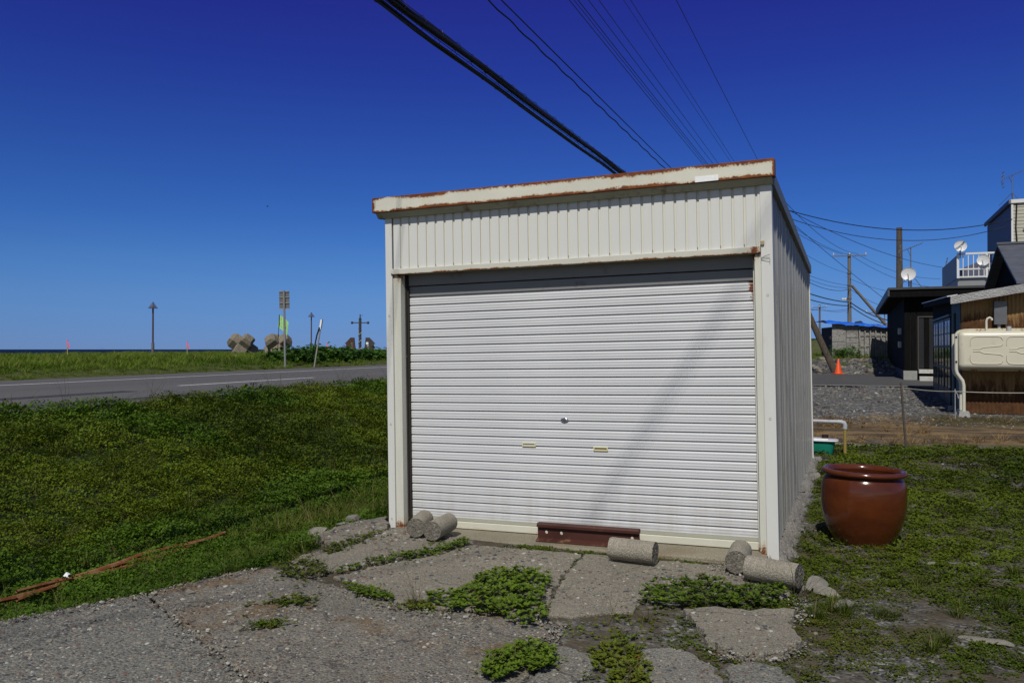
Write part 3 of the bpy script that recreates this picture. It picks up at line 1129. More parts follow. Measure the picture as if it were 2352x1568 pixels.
ROCKS = [((1868, 1352), (.12, .07, .06), "pale stone block beside the cylinder with orange marks", .3),
         ((1905, 1368), (.10, .06, .045), "long pale stone between the apron and the tuft of grass", -.4),
         ((1938, 1398), (.08, .05, .04), "pale flat stone half buried in weeds past the grass tuft", .2),
         ((1868, 1098), (.09, .07, .06), "square pale stone by the garage side wall near the jar", .1),
         ((2265, 1478), (.14, .045, .03), "long cream piece of driftwood-like stone on the gravel", -.55),
         ((1845, 1168), (.05, .04, .04), "small grey stone at the foot of the side wall", .5),
         ((1806, 1262), (.07, .05, .04), "broken grey stone behind the corner post", .8),
         ((1818, 1345), (.06, .05, .035), "dark grey stone under the end of the cylinder at the corner post", 1.1),
         ((2140, 1300), (.05, .03, .025), "white chip of stone among the weeds past the jar", .2),
         ((2235, 1298), (.045, .03, .02), "smaller white chip of stone on the weedy yard", .9),
         ((733, 1228), (.10, .07, .07), "rough brown stone at the broken tip of the apron", .2),
         ((815, 1196), (.09, .05, .05), "jagged grey stone in the grass by the left slab", .5),
         ((790, 1206), (.07, .04, .03), "flat grey fragment beside the broken slab", .1),
         ((436, 1372), (.035, .025, .02), "tiny white stone on the edge of the coarse slab", .0)]
for k, (uv, sz, lb, rz) in enumerate(ROCKS):
    rock(onz(uv[0], uv[1], .0) + Vector((0, 0, sz[2] * .45 + (.03 if uv == (436, 1372) else 0))), sz, lb, 40 + k, 'stone', rz)

# ------------------------------------------------------------------ standpipe, tub, timber, stakes behind the garage
M['pvc'] = paint('grey_pipe', (.36, .37, .40), .5, .1, 8, dirt=(.2, .17, .12), damt=.3)
M['yellow_post'] = rusty('yellow_pipe', (.26, .19, .05), .6, .35, 8.0)
q = onz(1941, 1054, .0)
sp_xr, sp_s = toRS(q.x, q.y)
pipe = empty("standpipe", TR(q, -THETA), None, label="grey water pipe bent down over a yellow rusty upright behind the garage", cat="water pipe")
MB().tube([(0, 0, -.05), (0, 0, .46)], .024, 10).build("upright", M['yellow_post'], pipe, 60)
MB().tube([(0, 0, .44), (0, 0, .50), (-.012, 0, .525), (-.05, 0, .538), (-.10, 0, .54)], [.033, .033, .034, .033, .031], 12).build("elbow", M['pvc'], pipe, 60)
MB().tube([(-.08, 0, .54), (-1.6, 0, .545)], .027, 12).build("pipe", M['pvc'], pipe, 60)

M['tub'] = paint('green_plastic', (.010, .20, .14), .35, .12, 4)
M['tub_lid'] = paint('white_plastic', (.72, .73, .74), .4, .05, 4)
M['brown_pot'] = paint('brown_pot', (.05, .018, .012), .5, .2, 6)
q = onz(1886, 1047, .0)
tub = empty("plastic_tub", TR(q, -THETA), None, label="green plastic tub with a white lid behind the garage corner", cat="plastic tub")
m = MB()
n = 28
rings = [(.135, .0), (.145, .01), (.17, .20), (.178, .235), (.19, .24)]


def sq(r_, q_):
    e = .5
    c, s_ = math.cos(q_), math.sin(q_)
    return (1.15 * r_ * math.copysign(abs(c) ** e, c), .8 * r_ * math.copysign(abs(s_) ** e, s_))


vs, fs = [], []
for r_, z in rings:
    for k in range(n):
        x, y = sq(r_, 2 * math.pi * k / n)
        vs.append((x, y, z))
for i in range(len(rings) - 1):
    for k in range(n):
        k2 = (k + 1) % n
        fs.append((i * n + k, i * n + k2, (i + 1) * n + k2, (i + 1) * n + k))
m.add(vs, fs)
m.build("body", M['tub'], tub, 50)
m = MB()
m.prism([sq(.215, 2 * math.pi * k / n) for k in range(n)], .238, .252)
m.bx(-.16, .10, -.09, .09, .252, .272)
m.build("lid", M['tub_lid'], tub, None, bevel=.004)
o = MB().lathe([(.001, 0), (.045, 0), (.05, .05), (.053, .055), (.047, .055), (.04, .01), (.001, .01)], 20).build("flower_pot", M['brown_pot'], None, 50, TR(tub.location + Vector((.045, -.04, .272))))
tag(o, "small dark brown pot on the lid of the green tub", "pot")

M['grey_wood'] = paint('weathered_wood', (.23, .225, .21), .8, .2, 3, bump=.4, bs=30, streak=False)
a, b = onz(1950, 1029, .02), onz(2061, 1028, .02)
m = MB()
m.tube([a, a.lerp(b, .5) + Vector((0, 0, .008)), b], [.05, .052, .045], 8)
o = m.build("timber", M['grey_wood'], None, 40)
tag(o, "weathered grey timber lying on the ground between tub and stake", "timber")
a = onz(1938, 1026, .02)
m = MB()
m.prism(jag([(-.22, -.08), (.2, -.1), (.14, .12), (-.2, .14)], .06, .012, 5), 0, .06)
o = m.build("concrete_slab", M['curb'], None, None, TR(a, -THETA), bevel=.006)
tag(o, "pale broken concrete slab on the ground beside the green tub", "concrete slab")

M['stake'] = paint('dark_stake', (.075, .062, .05), .75, .25, 12)
s0 = onz(2083, 1037, .03)
s1 = aty(2069, 879, s0.y - .05)
st1 = empty("fence_stake", Matrix.Translation(s0), None, label="dark leaning stake holding the rope at the edge of the weeds", cat="stake")
MB().tube([Vector((0, 0, -.1)), s1 - s0], [.019, .017], 8).build("rod", M['stake'], st1, 60)
MB().tube([Vector((-.06, -.05, .05)), Vector((-.45, .12, .13)), Vector((-.62, .3, .2))], .008, 6).build("twig", M['stake'], st1, 60)
s2 = aty(2194, 950, 16.6)
o = MB().tube([s2 + Vector((0, 0, -.1)), s2 + Vector((0, 0, .5))], .009, 6).build("rope_stake", M['pvc'], None, 60)
tag(o, "thin grey rod carrying the rope in front of the brown shed", "stake")
ra = s1 + (s0 - s1) * .07
rb = s2 + Vector((0, 0, .45))
rc = aty(2420, 901, 16.5)
m = MB()
pts = [ra + (rb - ra) * (i / 10) + Vector((0, 0, -.02 * 4 * (i / 10) * (1 - i / 10))) for i in range(11)] + [rb + (rc - rb) * (i / 8) + Vector((0, 0, -.02 * 4 * (i / 8) * (1 - i / 8))) for i in range(1, 9)]
m.tube(pts, .009, 6)
m.tube([rb, rb + Vector((.04, -.02, -.06)), rb + Vector((.05, -.03, -.14))], .008, 5)
M['rope'] = paint('pale_rope', (.40, .38, .32), .8, .15, 30)
o = m.build("rope", M['rope'], None, 60)
tag(o, "pale rope strung from the leaning stake past the tank legs", "rope")

# ------------------------------------------------------------------ heating oil tank
M['tank'] = paint('tank_paint', (.56, .53, .42), .32, .03, 2.5, dirt=(.36, .33, .22), damt=.2, spec=.45)
M['tank_seam'] = rusty('tank_seam', (.54, .50, .38), .5, .78, 7.0)
M['tank_leg'] = rusty('tank_leg_paint', (.56, .54, .45), .45, .22, 5.0, edge=[(2, .12, .06)])
F = onz(2214, 957, .18)
tank = empty("oil_tank", TR(F, -THETA), None, label="cream heating oil tank on legs with a rusty top seam", cat="oil tank")
LT, HT, DT = 1.72, .80, .52
m = MB()
m.box((0, 0, 0), (LT, DT, HT))
bo = m.build("body", M['tank'], tank, 60, Matrix.Translation((LT / 2 - .10, DT / 2 - .05, 1.40)))
bb = bo.modifiers.new("bevel", 'BEVEL')
bb.width = .11
bb.segments = 6
m = MB()
sq_ = []
for k in range(40):
    q_ = 2 * math.pi * k / 40
    c, s_ = math.cos(q_), math.sin(q_)
    sq_.append((.900 * math.copysign(abs(c) ** .22, c), .448 * math.copysign(abs(s_) ** .3, s_)))
m.prism(sq_, -.02, .02, Matrix.Translation((LT / 2 - .11, DT / 2 - .02, 1.41)) @ Matrix.Rotation(R(90), 4, 'X'))
m.build("seam_flange", M['tank_seam'], tank, None, bevel=.004)
# pressed ribs on the front face
for x0 in (.14, .80, 1.38):
    for sgn in (1, -1):
        zc = 1.40
        w = .58
        pts = [(x0 - .02, sgn * .10), (x0 - .02, sgn * .22), (x0 + .02, sgn * .275), (x0 + .10, sgn * .285), (x0 + w - .12, sgn * .285), (x0 + w - .04, sgn * .27), (x0 + w - .01, sgn * .22)]
        MB().tube([(px, -.052, zc + pz) for px, pz in pts], .009, 6).build("pressed_rib", M['tank'], tank, 60)
        pts = [(x0 + w - .01, sgn * .12), (x0 + w - .05, sgn * .09), (x0 + .38, sgn * .075), (x0 + .22, sgn * .06), (x0 + .15, sgn * .025), (x0 + .03, sgn * .025)]
        MB().tube([(px, -.052, zc + pz) for px, pz in pts], .009, 6).build("pressed_rib", M['tank'], tank, 60)
for (lx, ly) in ((0, 0), (LT - .32, 0), (0, .5), (LT - .32, .5)):
    dx = -.14 if lx == 0 else .14
    l = MB().tube([(lx + dx, ly, 1.75), (lx + dx, ly, 1.0), (lx + dx * .9, ly, .92), (lx + dx * .15, ly, .76), (lx, ly, .66), (lx, ly, .12)], .035, 12)
    lo = l.build("leg", M['tank_leg'], tank, 60)
    b = MB()
    b.add([(-.12, -.12, -.05), (.12, -.12, -.05), (.12, .12, -.05), (-.12, .12, -.05), (-.09, -.09, .12), (.09, -.09, .12), (.09, .09, .12), (-.09, .09, .12)],
          [(0, 3, 2, 1), (4, 5, 6, 7), (0, 1, 5, 4), (1, 2, 6, 5), (2, 3, 7, 6), (3, 0, 4, 7)])
    b.build("footing_block", M['block'], lo, None, Matrix.Translation((lx, ly, 0)), bevel=.01)
    for zz in (1.68, 1.16):
        if ly == 0:
            MB().lathe([(.02, 0), (.02, .015), (.001, .018)], 8, Matrix.Translation((lx + dx, ly - .034, zz)) @ Matrix.Rotation(R(90), 4, 'X')).build("bolt", M['dark'], lo, 40)
"""vent and filler on top"""
MB().tube([(.45, .2, 1.78), (.45, .2, 2.02), (.47, .2, 2.07), (.51, .2, 2.09), (.55, .2, 2.06), (.55, .2, 2.03)], .022, 10).build("vent_pipe", M['tank_leg'], tank, 60)
MB().cyl((.86, .2, 1.78), (.86, .2, 1.90), .045, .045, 14).build("filler_cap", M['pvc'], tank, 40)

# ------------------------------------------------------------------ brown corrugated shed behind the tank
M['rust_wall'] = rusty('rust_wall', (.25, .15, .055), .6, .72, 1.6, edge=[(2, 1.75, .55), (2, 0.2, .8)], streak=True, stain=(.14, .075, .025), tones=[(0, (.018, .010, .007)), (.4, (.06, .026, .011)), (.7, (.115, .05, .018)), (1, (.19, .10, .04))])
M['teal_sheet'] = paint('teal_sheet', (.075, .12, .135), .5, .15, 3, dirt=(.08, .06, .04), damt=.4, streak=True)
M['black_wood'] = paint('black_boards', (.007, .007, .007), .8, .3, 4, streak=True, spec=.04)
M['dark_frame'] = paint('dark_frame', (.014, .015, .017), .5, .15, 5)
M['fascia_wood'] = paint('grey_fascia_board', (.36, .36, .355), .75, .2, 2.2, bump=.3, bs=30)
M['dark_roof'] = paint('dark_roof_sheet', (.05, .052, .055), .5, .15, 2)


def glass(name, col, rough=.05):
    n = N(name)
    return n.fin(col, rough, .2)


M['glass_dark'] = glass('window_glass', (.012, .014, .016))
M['glass_olive'] = glass('window_glass_low', (.05, .05, .015))
M['pane_reflection'] = paint('painted_reflection_glass', (.55, .56, .58), .2, .1, 6)  # light paint imitating a bright reflection in the upper door panes
C = onz(2209, 948, .22)
ZB = C.z
shed2 = empty("corrugated_shed", TR(C, -THETA), None, label="rusty corrugated iron shed with a grey roof edge behind the cream tank", cat="shed")


def roof2(x, y):
    return 2.50 + .165 * (x + .15) + .03 * (y + .35)


pitch = .076
for k in range(7):
    m = MB()
    pr = []
    for q_ in range(10 * 6 + 1):
        x = k * .76 + q_ * pitch / 6
        pr.append((x, -.004 * (k % 2) + .009 * math.sin(2 * math.pi * q_ / 6)))
    n_ = len(pr)
    m.add([(x, y, .0) for x, y in pr] + [(x, y, roof2(x, 0) - .02) for x, y in pr], [(i, i + 1, n_ + i + 1, n_ + i) for i in range(n_ - 1)])
    m.build("wall_sheet", M['rust_wall'], shed2, 60)
m = MB()
pr = [(y, .009 * math.sin(2 * math.pi * i / 6)) for i, y in enumerate(np.arange(0, 1.65, pitch / 6))]
n_ = len(pr)
m.add([(-.02 + w, y, 0) for y, w in pr] + [(-.02 + w, y, roof2(0, y) - .02) for y, w in pr], [(i + 1, i, n_ + i, n_ + i + 1) for i in range(n_ - 1)])
m.build("corner_sheet", M['teal_sheet'], shed2, 60)
m = MB(); m.bx(-.02, .06, 1.66, 6.6, 2.16, 2.62); m.bx(-.02, .06, 6.2, 6.6, 0, 2.158)
m.build("side_wall", M['black_wood'], shed2)
MB().bx(.0, 5.3, 6.4, 6.6, 0, 2.7).build("rear_wall", M['black_wood'], shed2)
MB().bx(.05, .08, 1.66, 6.3, 0, 2.158).build("inner_dark", M['dark'], shed2)
for (y0, y1) in ((1.70, 3.16), (3.2, 4.66), (4.7, 6.16)):
    d = MB()
    for b in ((y0, y0 + .07, .0, 2.14), (y1 - .07, y1, .0, 2.14)):
        d.bx(-.055, -.022, b[0], b[1], b[2], b[3])
    for z0, z1 in ((.0, .45), (.90, .96), (1.42, 1.48), (2.08, 2.14), (1.75, 1.78)):
        d.bx(-.05, -.024, y0 + .071, y1 - .071, z0, z1)
    do = d.build("sliding_door", M['dark_frame'], shed2)
    ym = (y0 + y1) / 2
    for (a, b) in ((y0 + .07, ym - .012), (ym + .012, y1 - .07)):
        for z0, z1, mm in ((.45, .90, 'glass_olive'), (.96, 1.42, 'glass_olive'), (1.48, 1.75, 'pane_reflection'), (1.78, 2.08, 'pane_reflection')):
            MB().bx(-.042, -.034, a, b, z0, z1).build("pane", M[mm], do)
    MB().bx(-.052, -.022, ym - .012, ym + .012, .45, 2.08).build("glazing_bar", M['dark_frame'], do)
MB().bx(-.09, .0, 1.62, 6.3, 2.165, 2.21).build("door_hood", M['teal_sheet'], shed2)


def rslab(m, x0, x1, y0, y1, lo, hi):
    vs = [(x, y, roof2(x, y) + z) for z in (lo, hi) for (x, y) in ((x0, y0), (x1, y0), (x1, y1), (x0, y1))]
    return m.add(vs, [(0, 3, 2, 1), (4, 5, 6, 7), (0, 1, 5, 4), (1, 2, 6, 5), (2, 3, 7, 6), (3, 0, 4, 7)])


rslab(MB(), -.22, 5.4, -.32, 6.7, -.0, .03).build("roof", M['dark_roof'], shed2)
rslab(MB(), -.24, 5.4, -.36, -.325, -.14, .035).build("front_fascia", M['fascia_wood'], shed2)
rslab(MB(), -.26, -.225, -.30, 6.7, -.10, .025).build("side_fascia", M['black_wood'], shed2)
rslab(MB(), -.30, -.10, -.3, 6.75, .032, .05).build("roof_edge_sheet", M['tub_lid'], shed2)
q = aty(2299, 745, C.y - .45)
lq = shed2.matrix_world if False else None
dl = Matrix.Rotation(THETA, 4, 'Z') @ (q - C)
MB().bx(dl.x - .12, dl.x + .12, -.16, -.012, dl.z, dl.z + .50).build("flue_box", paint('galvanised', (.14, .145, .155), .45, .15, 4, metal=.4), shed2, None, bevel=.006)
MB().tube([(dl.x - .02, -.08, dl.z), (dl.x - .02, -.08, dl.z - .45)], .035, 10).build("drain_pipe", M['pvc'], shed2, 60)
P2 = onz(2192, 944, .2)
pp = empty("support_post", TR(P2, -THETA), None, label="grey-green roof post on a rust-streaked concrete block at the brown shed's corner", cat="post")
MB().tube([(0, 0, .08), (0, 0, 2.22)], .032, 8).build("post", M['teal_sheet'], pp, 60)
b = MB()
b.add([(-.14, -.14, -.05), (.14, -.14, -.05), (.14, .14, -.05), (-.14, .14, -.05), (-.11, -.11, .12), (.11, -.11, .12), (.11, .11, .12), (-.11, .11, .12)],
      [(0, 3, 2, 1), (4, 5, 6, 7), (0, 1, 5, 4), (1, 2, 6, 5), (2, 3, 7, 6), (3, 0, 4, 7)])
b.build("footing_block", M['block'], pp, None, bevel=.01)

# ------------------------------------------------------------------ black boarded house
M['white_step'] = paint('white_step', (.45, .45, .42), .6, .1, 4, dirt=(.2, .19, .15), damt=.4)
M['grey_fnd'] = paint('house_footing', (.05, .05, .055), .8, .15, 3)
M['meter'] = paint('meter_box', (.40, .40, .37), .4, .05, 4)
D = onz(2078, 877, .43)
hz = D.z
bh = empty("black_house", TR(D, -THETA), None, label="black boarded house with a flat roof edge and dark door beyond the lane", cat="house")
HT2 = 3.02
LX, LY = 9.0, 15.5
for y0 in np.arange(.02, LY, .455):
    MB().bx(-.012 + .004 * random.random(), .05, y0, min(y0 + .447, LY), .42, HT2).build("wall_board", M['black_wood'], bh)
for x0 in list(np.arange(.0, .22, .2)) + list(np.arange(1.52, LX, .455)):
    MB().bx(x0 + .012, x0 + (.19 if x0 < .3 else .447), -.012 + .004 * random.random(), .05, .42 if x0 < .3 else .2, HT2).build("wall_board", M['black_wood'], bh)
MB().bx(.41, 1.50, -.012, .05, 2.36, HT2).build("wall_board", M['black_wood'], bh)
MB().bx(.06, LX, .06, LY, .0, HT2).build("inner_wall", M['dark'], bh)
MB().bx(-.035, .04, .0, LY, -.3, .418).build("footing", M['grey_fnd'], bh)
MB().bx(-.04, .40, -.06, .05, -.3, .405).build("pale_footing", M['block'], bh)
dm = MB()
for b in ((.42, .46, .45, 2.35), (1.45, 1.49, .45, 2.35)):
    dm.bx(b[0], b[1], -.03, .04, b[2], b[3])
dm.bx(.461, 1.449, -.03, .04, 2.30, 2.35)
do = dm.build("door_frame", paint('brown_frame', (.055, .05, .045), .5, .1, 3), bh)
for i in range(6):
    MB().bx(.462 + i * .165, .462 + i * .165 + .160, .0 + .012 * (i % 2), .03, .5, 2.295).build("door_board", M['black_wood'] if i % 2 else M['dark_frame'], do)
MB().bx(1.36, 1.41, -.03, -.002, 1.45, 1.65).build("door_handle", M['meter'], do)
MB().bx(.44, 1.95, -.35, -.012, .32, .46).build("door_step", M['white_step'], bh, None, bevel=.01)
MB().bx(.44, 1.95, -.62, -.352, -.1, .22).build("door_step", M['white_step'], bh, None, bevel=.01)
for y, z in ((1.6, 1.85), (1.6, 1.35)):
    MB().bx(-.13, -.012, y, y + .28, z - .12, z + .12).build("meter", M['meter'], bh, None, bevel=.02)
rt = MB(); rt.bx(-.55, LX, -.5, LY + .4, 3.28, 3.36); rt.build("roof", M['dark_roof'], bh)
MB().bx(-.50, LX, -.45, -.38, 3.02, 3.275).build("front_fascia", M['black_wood'], bh)
MB().bx(-.56, -.50, -.5, LY + .4, 3.05, 3.27).build("side_fascia", paint('blue_grey_eave', (.06, .07, .085), .5, .2, 3), bh)
MB().bx(-.495, LX, -.37, LY, 3.022, 3.06).build("eave_soffit", M['black_wood'], bh)

# ------------------------------------------------------------------ steep gabled house to the right of it
M['slate'] = paint('slate_roof', (.085, .092, .11), .5, .15, 3)
A = aty(2314, 560, 25.2)
gh = empty("gabled_house", TR((A.x, A.y, .35), -THETA), None, label="dark gabled house with a slate-blue metal roof behind the rusty shed", cat="house")
zt = A.z - .35
gw, slope = 2.9, .40
ze = zt - 1.25
for i in range(12):
    y0 = -gw + i * 2 * gw / 12
    y1 = y0 + 2 * gw / 12 - .008
    m = MB()
    za, zb_ = zt - 1.25 * abs(y0) / gw - .12, zt - 1.25 * abs(y1) / gw - .12
    m.add([(0, y0, 0), (0, y1, 0), (0, y1, zb_), (0, y0, za), (.05, y0, 0), (.05, y1, 0), (.05, y1, zb_), (.05, y0, za)],
          [(0, 3, 2, 1), (4, 5, 6, 7), (0, 1, 5, 4), (1, 2, 6, 5), (2, 3, 7, 6), (3, 0, 4, 7)])
    m.build("wall_board", M['black_wood'], gh)
MB().bx(.06, 6, -gw + .05, -gw + .1, 0, ze - .1).build("front_wall", M['black_wood'], gh)
for sgn in (-1, 1):
    for j in range(5):
        f0, f1 = j / 5 * 1.12, (j + 1) / 5 * 1.12 - .006
        m = MB()
        y0, y1 = sgn * gw * f0, sgn * gw * f1
        z0, z1 = zt - 1.25 * f0 - .012 * 0, zt - 1.25 * f1 + .014
        m.add([(-.28, y0, z0 - .07), (6.5, y0, z0 - .07), (6.5, y1, z1 - .07), (-.28, y1, z1 - .07), (-.28, y0, z0), (6.5, y0, z0), (6.5, y1, z1), (-.28, y1, z1)],
              [(0, 3, 2, 1), (4, 5, 6, 7), (0, 1, 5, 4), (1, 2, 6, 5), (2, 3, 7, 6), (3, 0, 4, 7)])
        m.build("roof_sheet", M['slate'], gh)
MB().bx(-.30, 6.5, -.12, .12, zt - .02, zt + .045).build("ridge_cap", M['slate'], gh)

# ------------------------------------------------------------------ pale two-storey house with a balcony
M['siding'] = paint('cream_siding', (.38, .37, .30), .6, .06, 2)
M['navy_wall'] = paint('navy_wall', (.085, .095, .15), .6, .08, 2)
M['trim_white'] = paint('white_trim', (.62, .62, .60), .4, .04, 3)
M['grey_panel'] = paint('grey_panel', (.22, .225, .23), .5, .05, 3)
E_ = aty(2324, 460, 36)
wh = empty("pale_house", TR((E_.x, E_.y, .55), -THETA), None, label="tall flat-topped house with cream siding and a shaded navy side wall", cat="house")
zt = E_.z - .55
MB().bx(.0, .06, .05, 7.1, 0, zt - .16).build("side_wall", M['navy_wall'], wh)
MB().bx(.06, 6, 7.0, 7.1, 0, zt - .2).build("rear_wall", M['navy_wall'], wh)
i = 0
z = 3.0
while z < zt - .2:
    m = MB()
    m.add([(.01, -.022, z), (5.5, -.022, z), (5.5, -.004, z + .15), (.01, -.004, z + .15), (.01, .05, z), (5.5, .05, z), (5.5, .05, z + .15), (.01, .05, z + .15)],
          [(0, 1, 2, 3), (0, 4, 5, 1), (3, 2, 6, 7), (0, 3, 7, 4)])
    m.build("siding_board", M['siding'], wh)
    z += .152
MB().bx(-.03, .05, -.05, .049, 0, zt - .16).build("corner_trim", M['trim_white'], wh)
MB().bx(-.12, 5.6, -.10, -.04, zt - .14, zt + .02).build("front_coping", M['trim_white'], wh)
MB().bx(-.13, -.04, -.10, 7.2, zt - .16, zt + .02).build("side_coping", M['navy_wall'], wh)
MB().bx(-.03, 5.6, -.03, 7.2, zt - .10, zt - .0).build("roof", M['dark_roof'], wh)
wb = MB(); wb.bx(-.05, -.005, .9, 5.6, 4.35, 4.42); wb.bx(-.05, -.005, .9, 5.6, 5.75, 5.82)
for y in (.9, 2.4, 3.9, 5.53):
    wb.bx(-.045, -.005, y, y + .07, 4.421, 5.749)
wo_ = wb.build("window", M['grey_panel'], wh)
for y in (.97, 2.47, 3.97):
    MB().bx(-.03, -.008, y, y + 1.43 if y < 3.9 else 5.53, 4.42, 5.75).build("pane", M['glass_dark'], wo_)
for zz, r_ in ((zt - 1.15, .17), (zt - 1.95, .17)):
    MB().lathe([(r_, 0), (r_, .08), (r_ * .8, .14), (r_ * .4, .17), (.001, .175)], 18, Matrix.Translation((.85, -.03, zz)) @ Matrix.Rotation(R(90), 4, 'X')).build("meter", paint('steel_meter', (.35, .33, .33), .2, .1, 4, metal=.8), wh, 50)
m = MB()
random.seed(5)
for k in range(7):
    pts = [(.25 + random.uniform(-.15, .35), -.05 - .03 * random.random(), zt - 1.4 - .35 * k + random.uniform(-.2, .2))]
    for j in range(4):
        p_ = pts[-1]
        pts.append((min(.9, max(.1, p_[0] + random.uniform(-.2, .25))), -.06, p_[2] - random.uniform(.05, .3)))
    m.tube(pts, .022, 5)
m.tube([(.18, -.06, zt - .1), (.14, -.06, zt - 1.2), (.2, -.06, zt - 2.2), (.3, -.06, zt - 3.8)], .03, 6)
m.build("wall_cabling", M['dark'], wh, 60)
MB().bx(1.05, 1.5, -.08, -.024, zt - 3.75, zt - 3.3).build("vent_hood", M['trim_white'], wh, None, bevel=.02)

Bc = aty(2200, 584, 36)
bz = Bc.z - 1.05
balc = empty("balcony_block", TR((Bc.x, Bc.y, .55), -THETA), None, label="grey flat-roofed house wing with a white balcony railing on top", cat="house")
b0 = bz - .55
MB().bx(0, 4.2, .08, 6.5, 0, b0).build("wall", M['grey_panel'], balc)
MB().bx(-.03, .03, .05, 6.5, b0 + .002, b0 + 1.02).build("side_parapet", M['grey_panel'], balc)
rl = MB(); rl.bx(-.04, 4.2, -.04, .04, b0 + 1.02, b0 + 1.10); rl.build("top_rail", M['trim_white'], balc)
rl = MB(); rl.bx(-.03, 4.2, -.03, .03, b0 + .36, b0 + .42); rl.build("mid_rail", M['trim_white'], balc)
rl = MB(); rl.bx(-.03, 4.2, -.03, .03, b0 + .02, b0 + .08); rl.build("bottom_rail", M['trim_white'], balc)
balm = MB().bx(-.016, .016, -.016, .016, b0 + .081, b0 + 1.019).mesh("baluster", M['trim_white'])
for i in range(19):
    link("baluster", balm, balc, Matrix.Translation((.2 + i * .2, 0, 0)))
pm_ = MB().bx(-.045, .045, -.045, .045, b0, b0 + 1.015).mesh("post", M['trim_white'])
for x in (.0, 1.1, 2.2, 3.3):
    link("post", pm_, balc, Matrix.Translation((x, .0, 0)))
m = MB()
m.prism([(.5, 0), (2.6, 0), (2.6, .85), (1.1, .95), (.5, .7)], 0, 1.0, Matrix(((1, 0, 0, 0), (0, 0, 1, 3.0), (0, 1, 0, b0 + .002), (0, 0, 0, 1))))
m.build("roof_hut", M['navy_wall'], balc)


# ------------------------------------------------------------------ dishes, aerials
M['dish'] = paint('dish_white', (.58, .58, .58), .4, .04, 3)
M['mast'] = paint('galvanised_mast', (.16, .16, .17), .5, .2, 6, metal=.3)


def dish(p, r_, az, label, pole=.35):
    o = empty("satellite_dish", TR(p, az), None, label=label, cat="satellite dish")
    T_ = Matrix.Rotation(R(90 - 9), 4, 'X')
    pr = [(.001, 0)] + [(r_ * t, .22 * r_ * t * t) for t in (.25, .5, .75, .95, 1.0)] + [(r_ * 1.0, .22 * r_ + .012), (r_ * .97, .22 * r_ + .012)]
    MB().lathe(pr, 32, T_).build("bowl", M['dish'], o, 40)
    MB().tube([T_ @ Vector((0, -r_ * .9, .2 * r_)), T_ @ Vector((0, -r_ * .8, r_ * .6)), T_ @ Vector((0, -r_ * .25, r_ * .95))], .014, 6).build("arm", M['mast'], o, 60)
    MB().cyl(T_ @ Vector((0, -r_ * .32, r_ * .9)), T_ @ Vector((0, -r_ * .12, r_ * 1.0)), .04, .03, 10).build("receiver", M['dish'], o, 60)
    MB().tube([(0, .02, 0), (0, .10, -.05), (0, .12, -pole)], .025, 8).build("bracket", M['mast'], o, 60)
    return o


dish(aty(2206, 566, 35.8), .25, R(-22), "larger round satellite dish standing above the balcony railing", .5)
dish(aty(2259, 598, 35.6), .25, R(-38), "round satellite dish hung in front of the balcony railing", .4)
q = aty(2087, 630, 30.5)
dish(q, .25, R(-30), "satellite dish with a dirty face on the black house's flat roof", .45)


def aerial(p, H, L_, az, tilt, label, legs=True):
    """p: foot of the mast"""
    o = empty("tv_aerial", TR(p, az), None, label=label, cat="aerial")
    MB().tube([(0, 0, 0), (0, 0, H)], .02, 8).build("mast", M['mast'], o, 60)
    d = Vector((math.cos(tilt), 0, math.sin(tilt)))
    a0 = Vector((-L_ * .5, -.03, H - .02)) if True else None
    a0 = Vector((0, -.03, H)) - d * (L_ * .5)
    MB().tube([a0, a0 + d * L_], .014, 6).build("boom", M['mast'], o, 60)
    em = MB()
    for k in range(11):
        c = a0 + d * (L_ * (.12 + .088 * k))
        em.tube([c + Vector((0, -.16 + .006 * k, .016)), c + Vector((0, .16 - .006 * k, .016))], .006, 5)
    em.build("elements", M['mast'], o, 60, kind='stuff')
    for sg in (-1, 1):
        e2 = MB()
        for yy in (-.2, -.07, .07, .2):
            e2.tube([a0 + Vector((0, yy, .0)), a0 + Vector((.07, yy, sg * .34))], .006, 5)
        e2.tube([a0 + Vector((.07, -.22, sg * .34)), a0 + Vector((.07, .22, sg * .34))], .008, 5)
        e2.tube([a0 + Vector((.035, -.22, sg * .17)), a0 + Vector((.035, .22, sg * .17))], .008, 5)
        e2.build("reflector", M['mast'], o, 60)
    MB().tube([a0 + d * .3, a0 + d * .3 + Vector((.1, 0, -.25)), Vector((0, 0, H - .3))], .007, 5).build("lead", M['dark'], o, 60)
    if legs:
        for k in range(3):
            q_ = 2 * math.pi * k / 3 + .5
            MB().tube([(0, 0, min(.8, H * .4)), (.55 * math.cos(q_), .55 * math.sin(q_), .02)], .012, 6).build("stay", M['mast'], o, 60)
    return o


p = aty(2092, 640, 30.8)
aerial(Vector((p.x, p.y, hz + 3.36)), 1.6, .85, -.35, .38, "thin aerial beside the wooden pole above the black house")
p = aty(2325, 456, 37)
aerial(Vector((p.x, p.y, E_.z + .0)), 1.3, .9, -.35, .42, "tall tv aerial with stays on top of the pale house")
p = aty(2184, 605, 41)
aerial(Vector((p.x, p.y, 4.6)), 1.25, .45, -.35, .2, "tiny aerial behind the grey balcony wall", False)

# ------------------------------------------------------------------ poles
M['pole_wood'] = paint('pole_wood', (.105, .085, .065), .85, .3, 3, bump=.5, bs=25, streak=True)
M['pole_grey'] = paint('pole_grey', (.15, .135, .12), .8, .2, 3, streak=True)
M['ceramic'] = paint('insulator', (.6, .6, .58), .25, .05, 5)


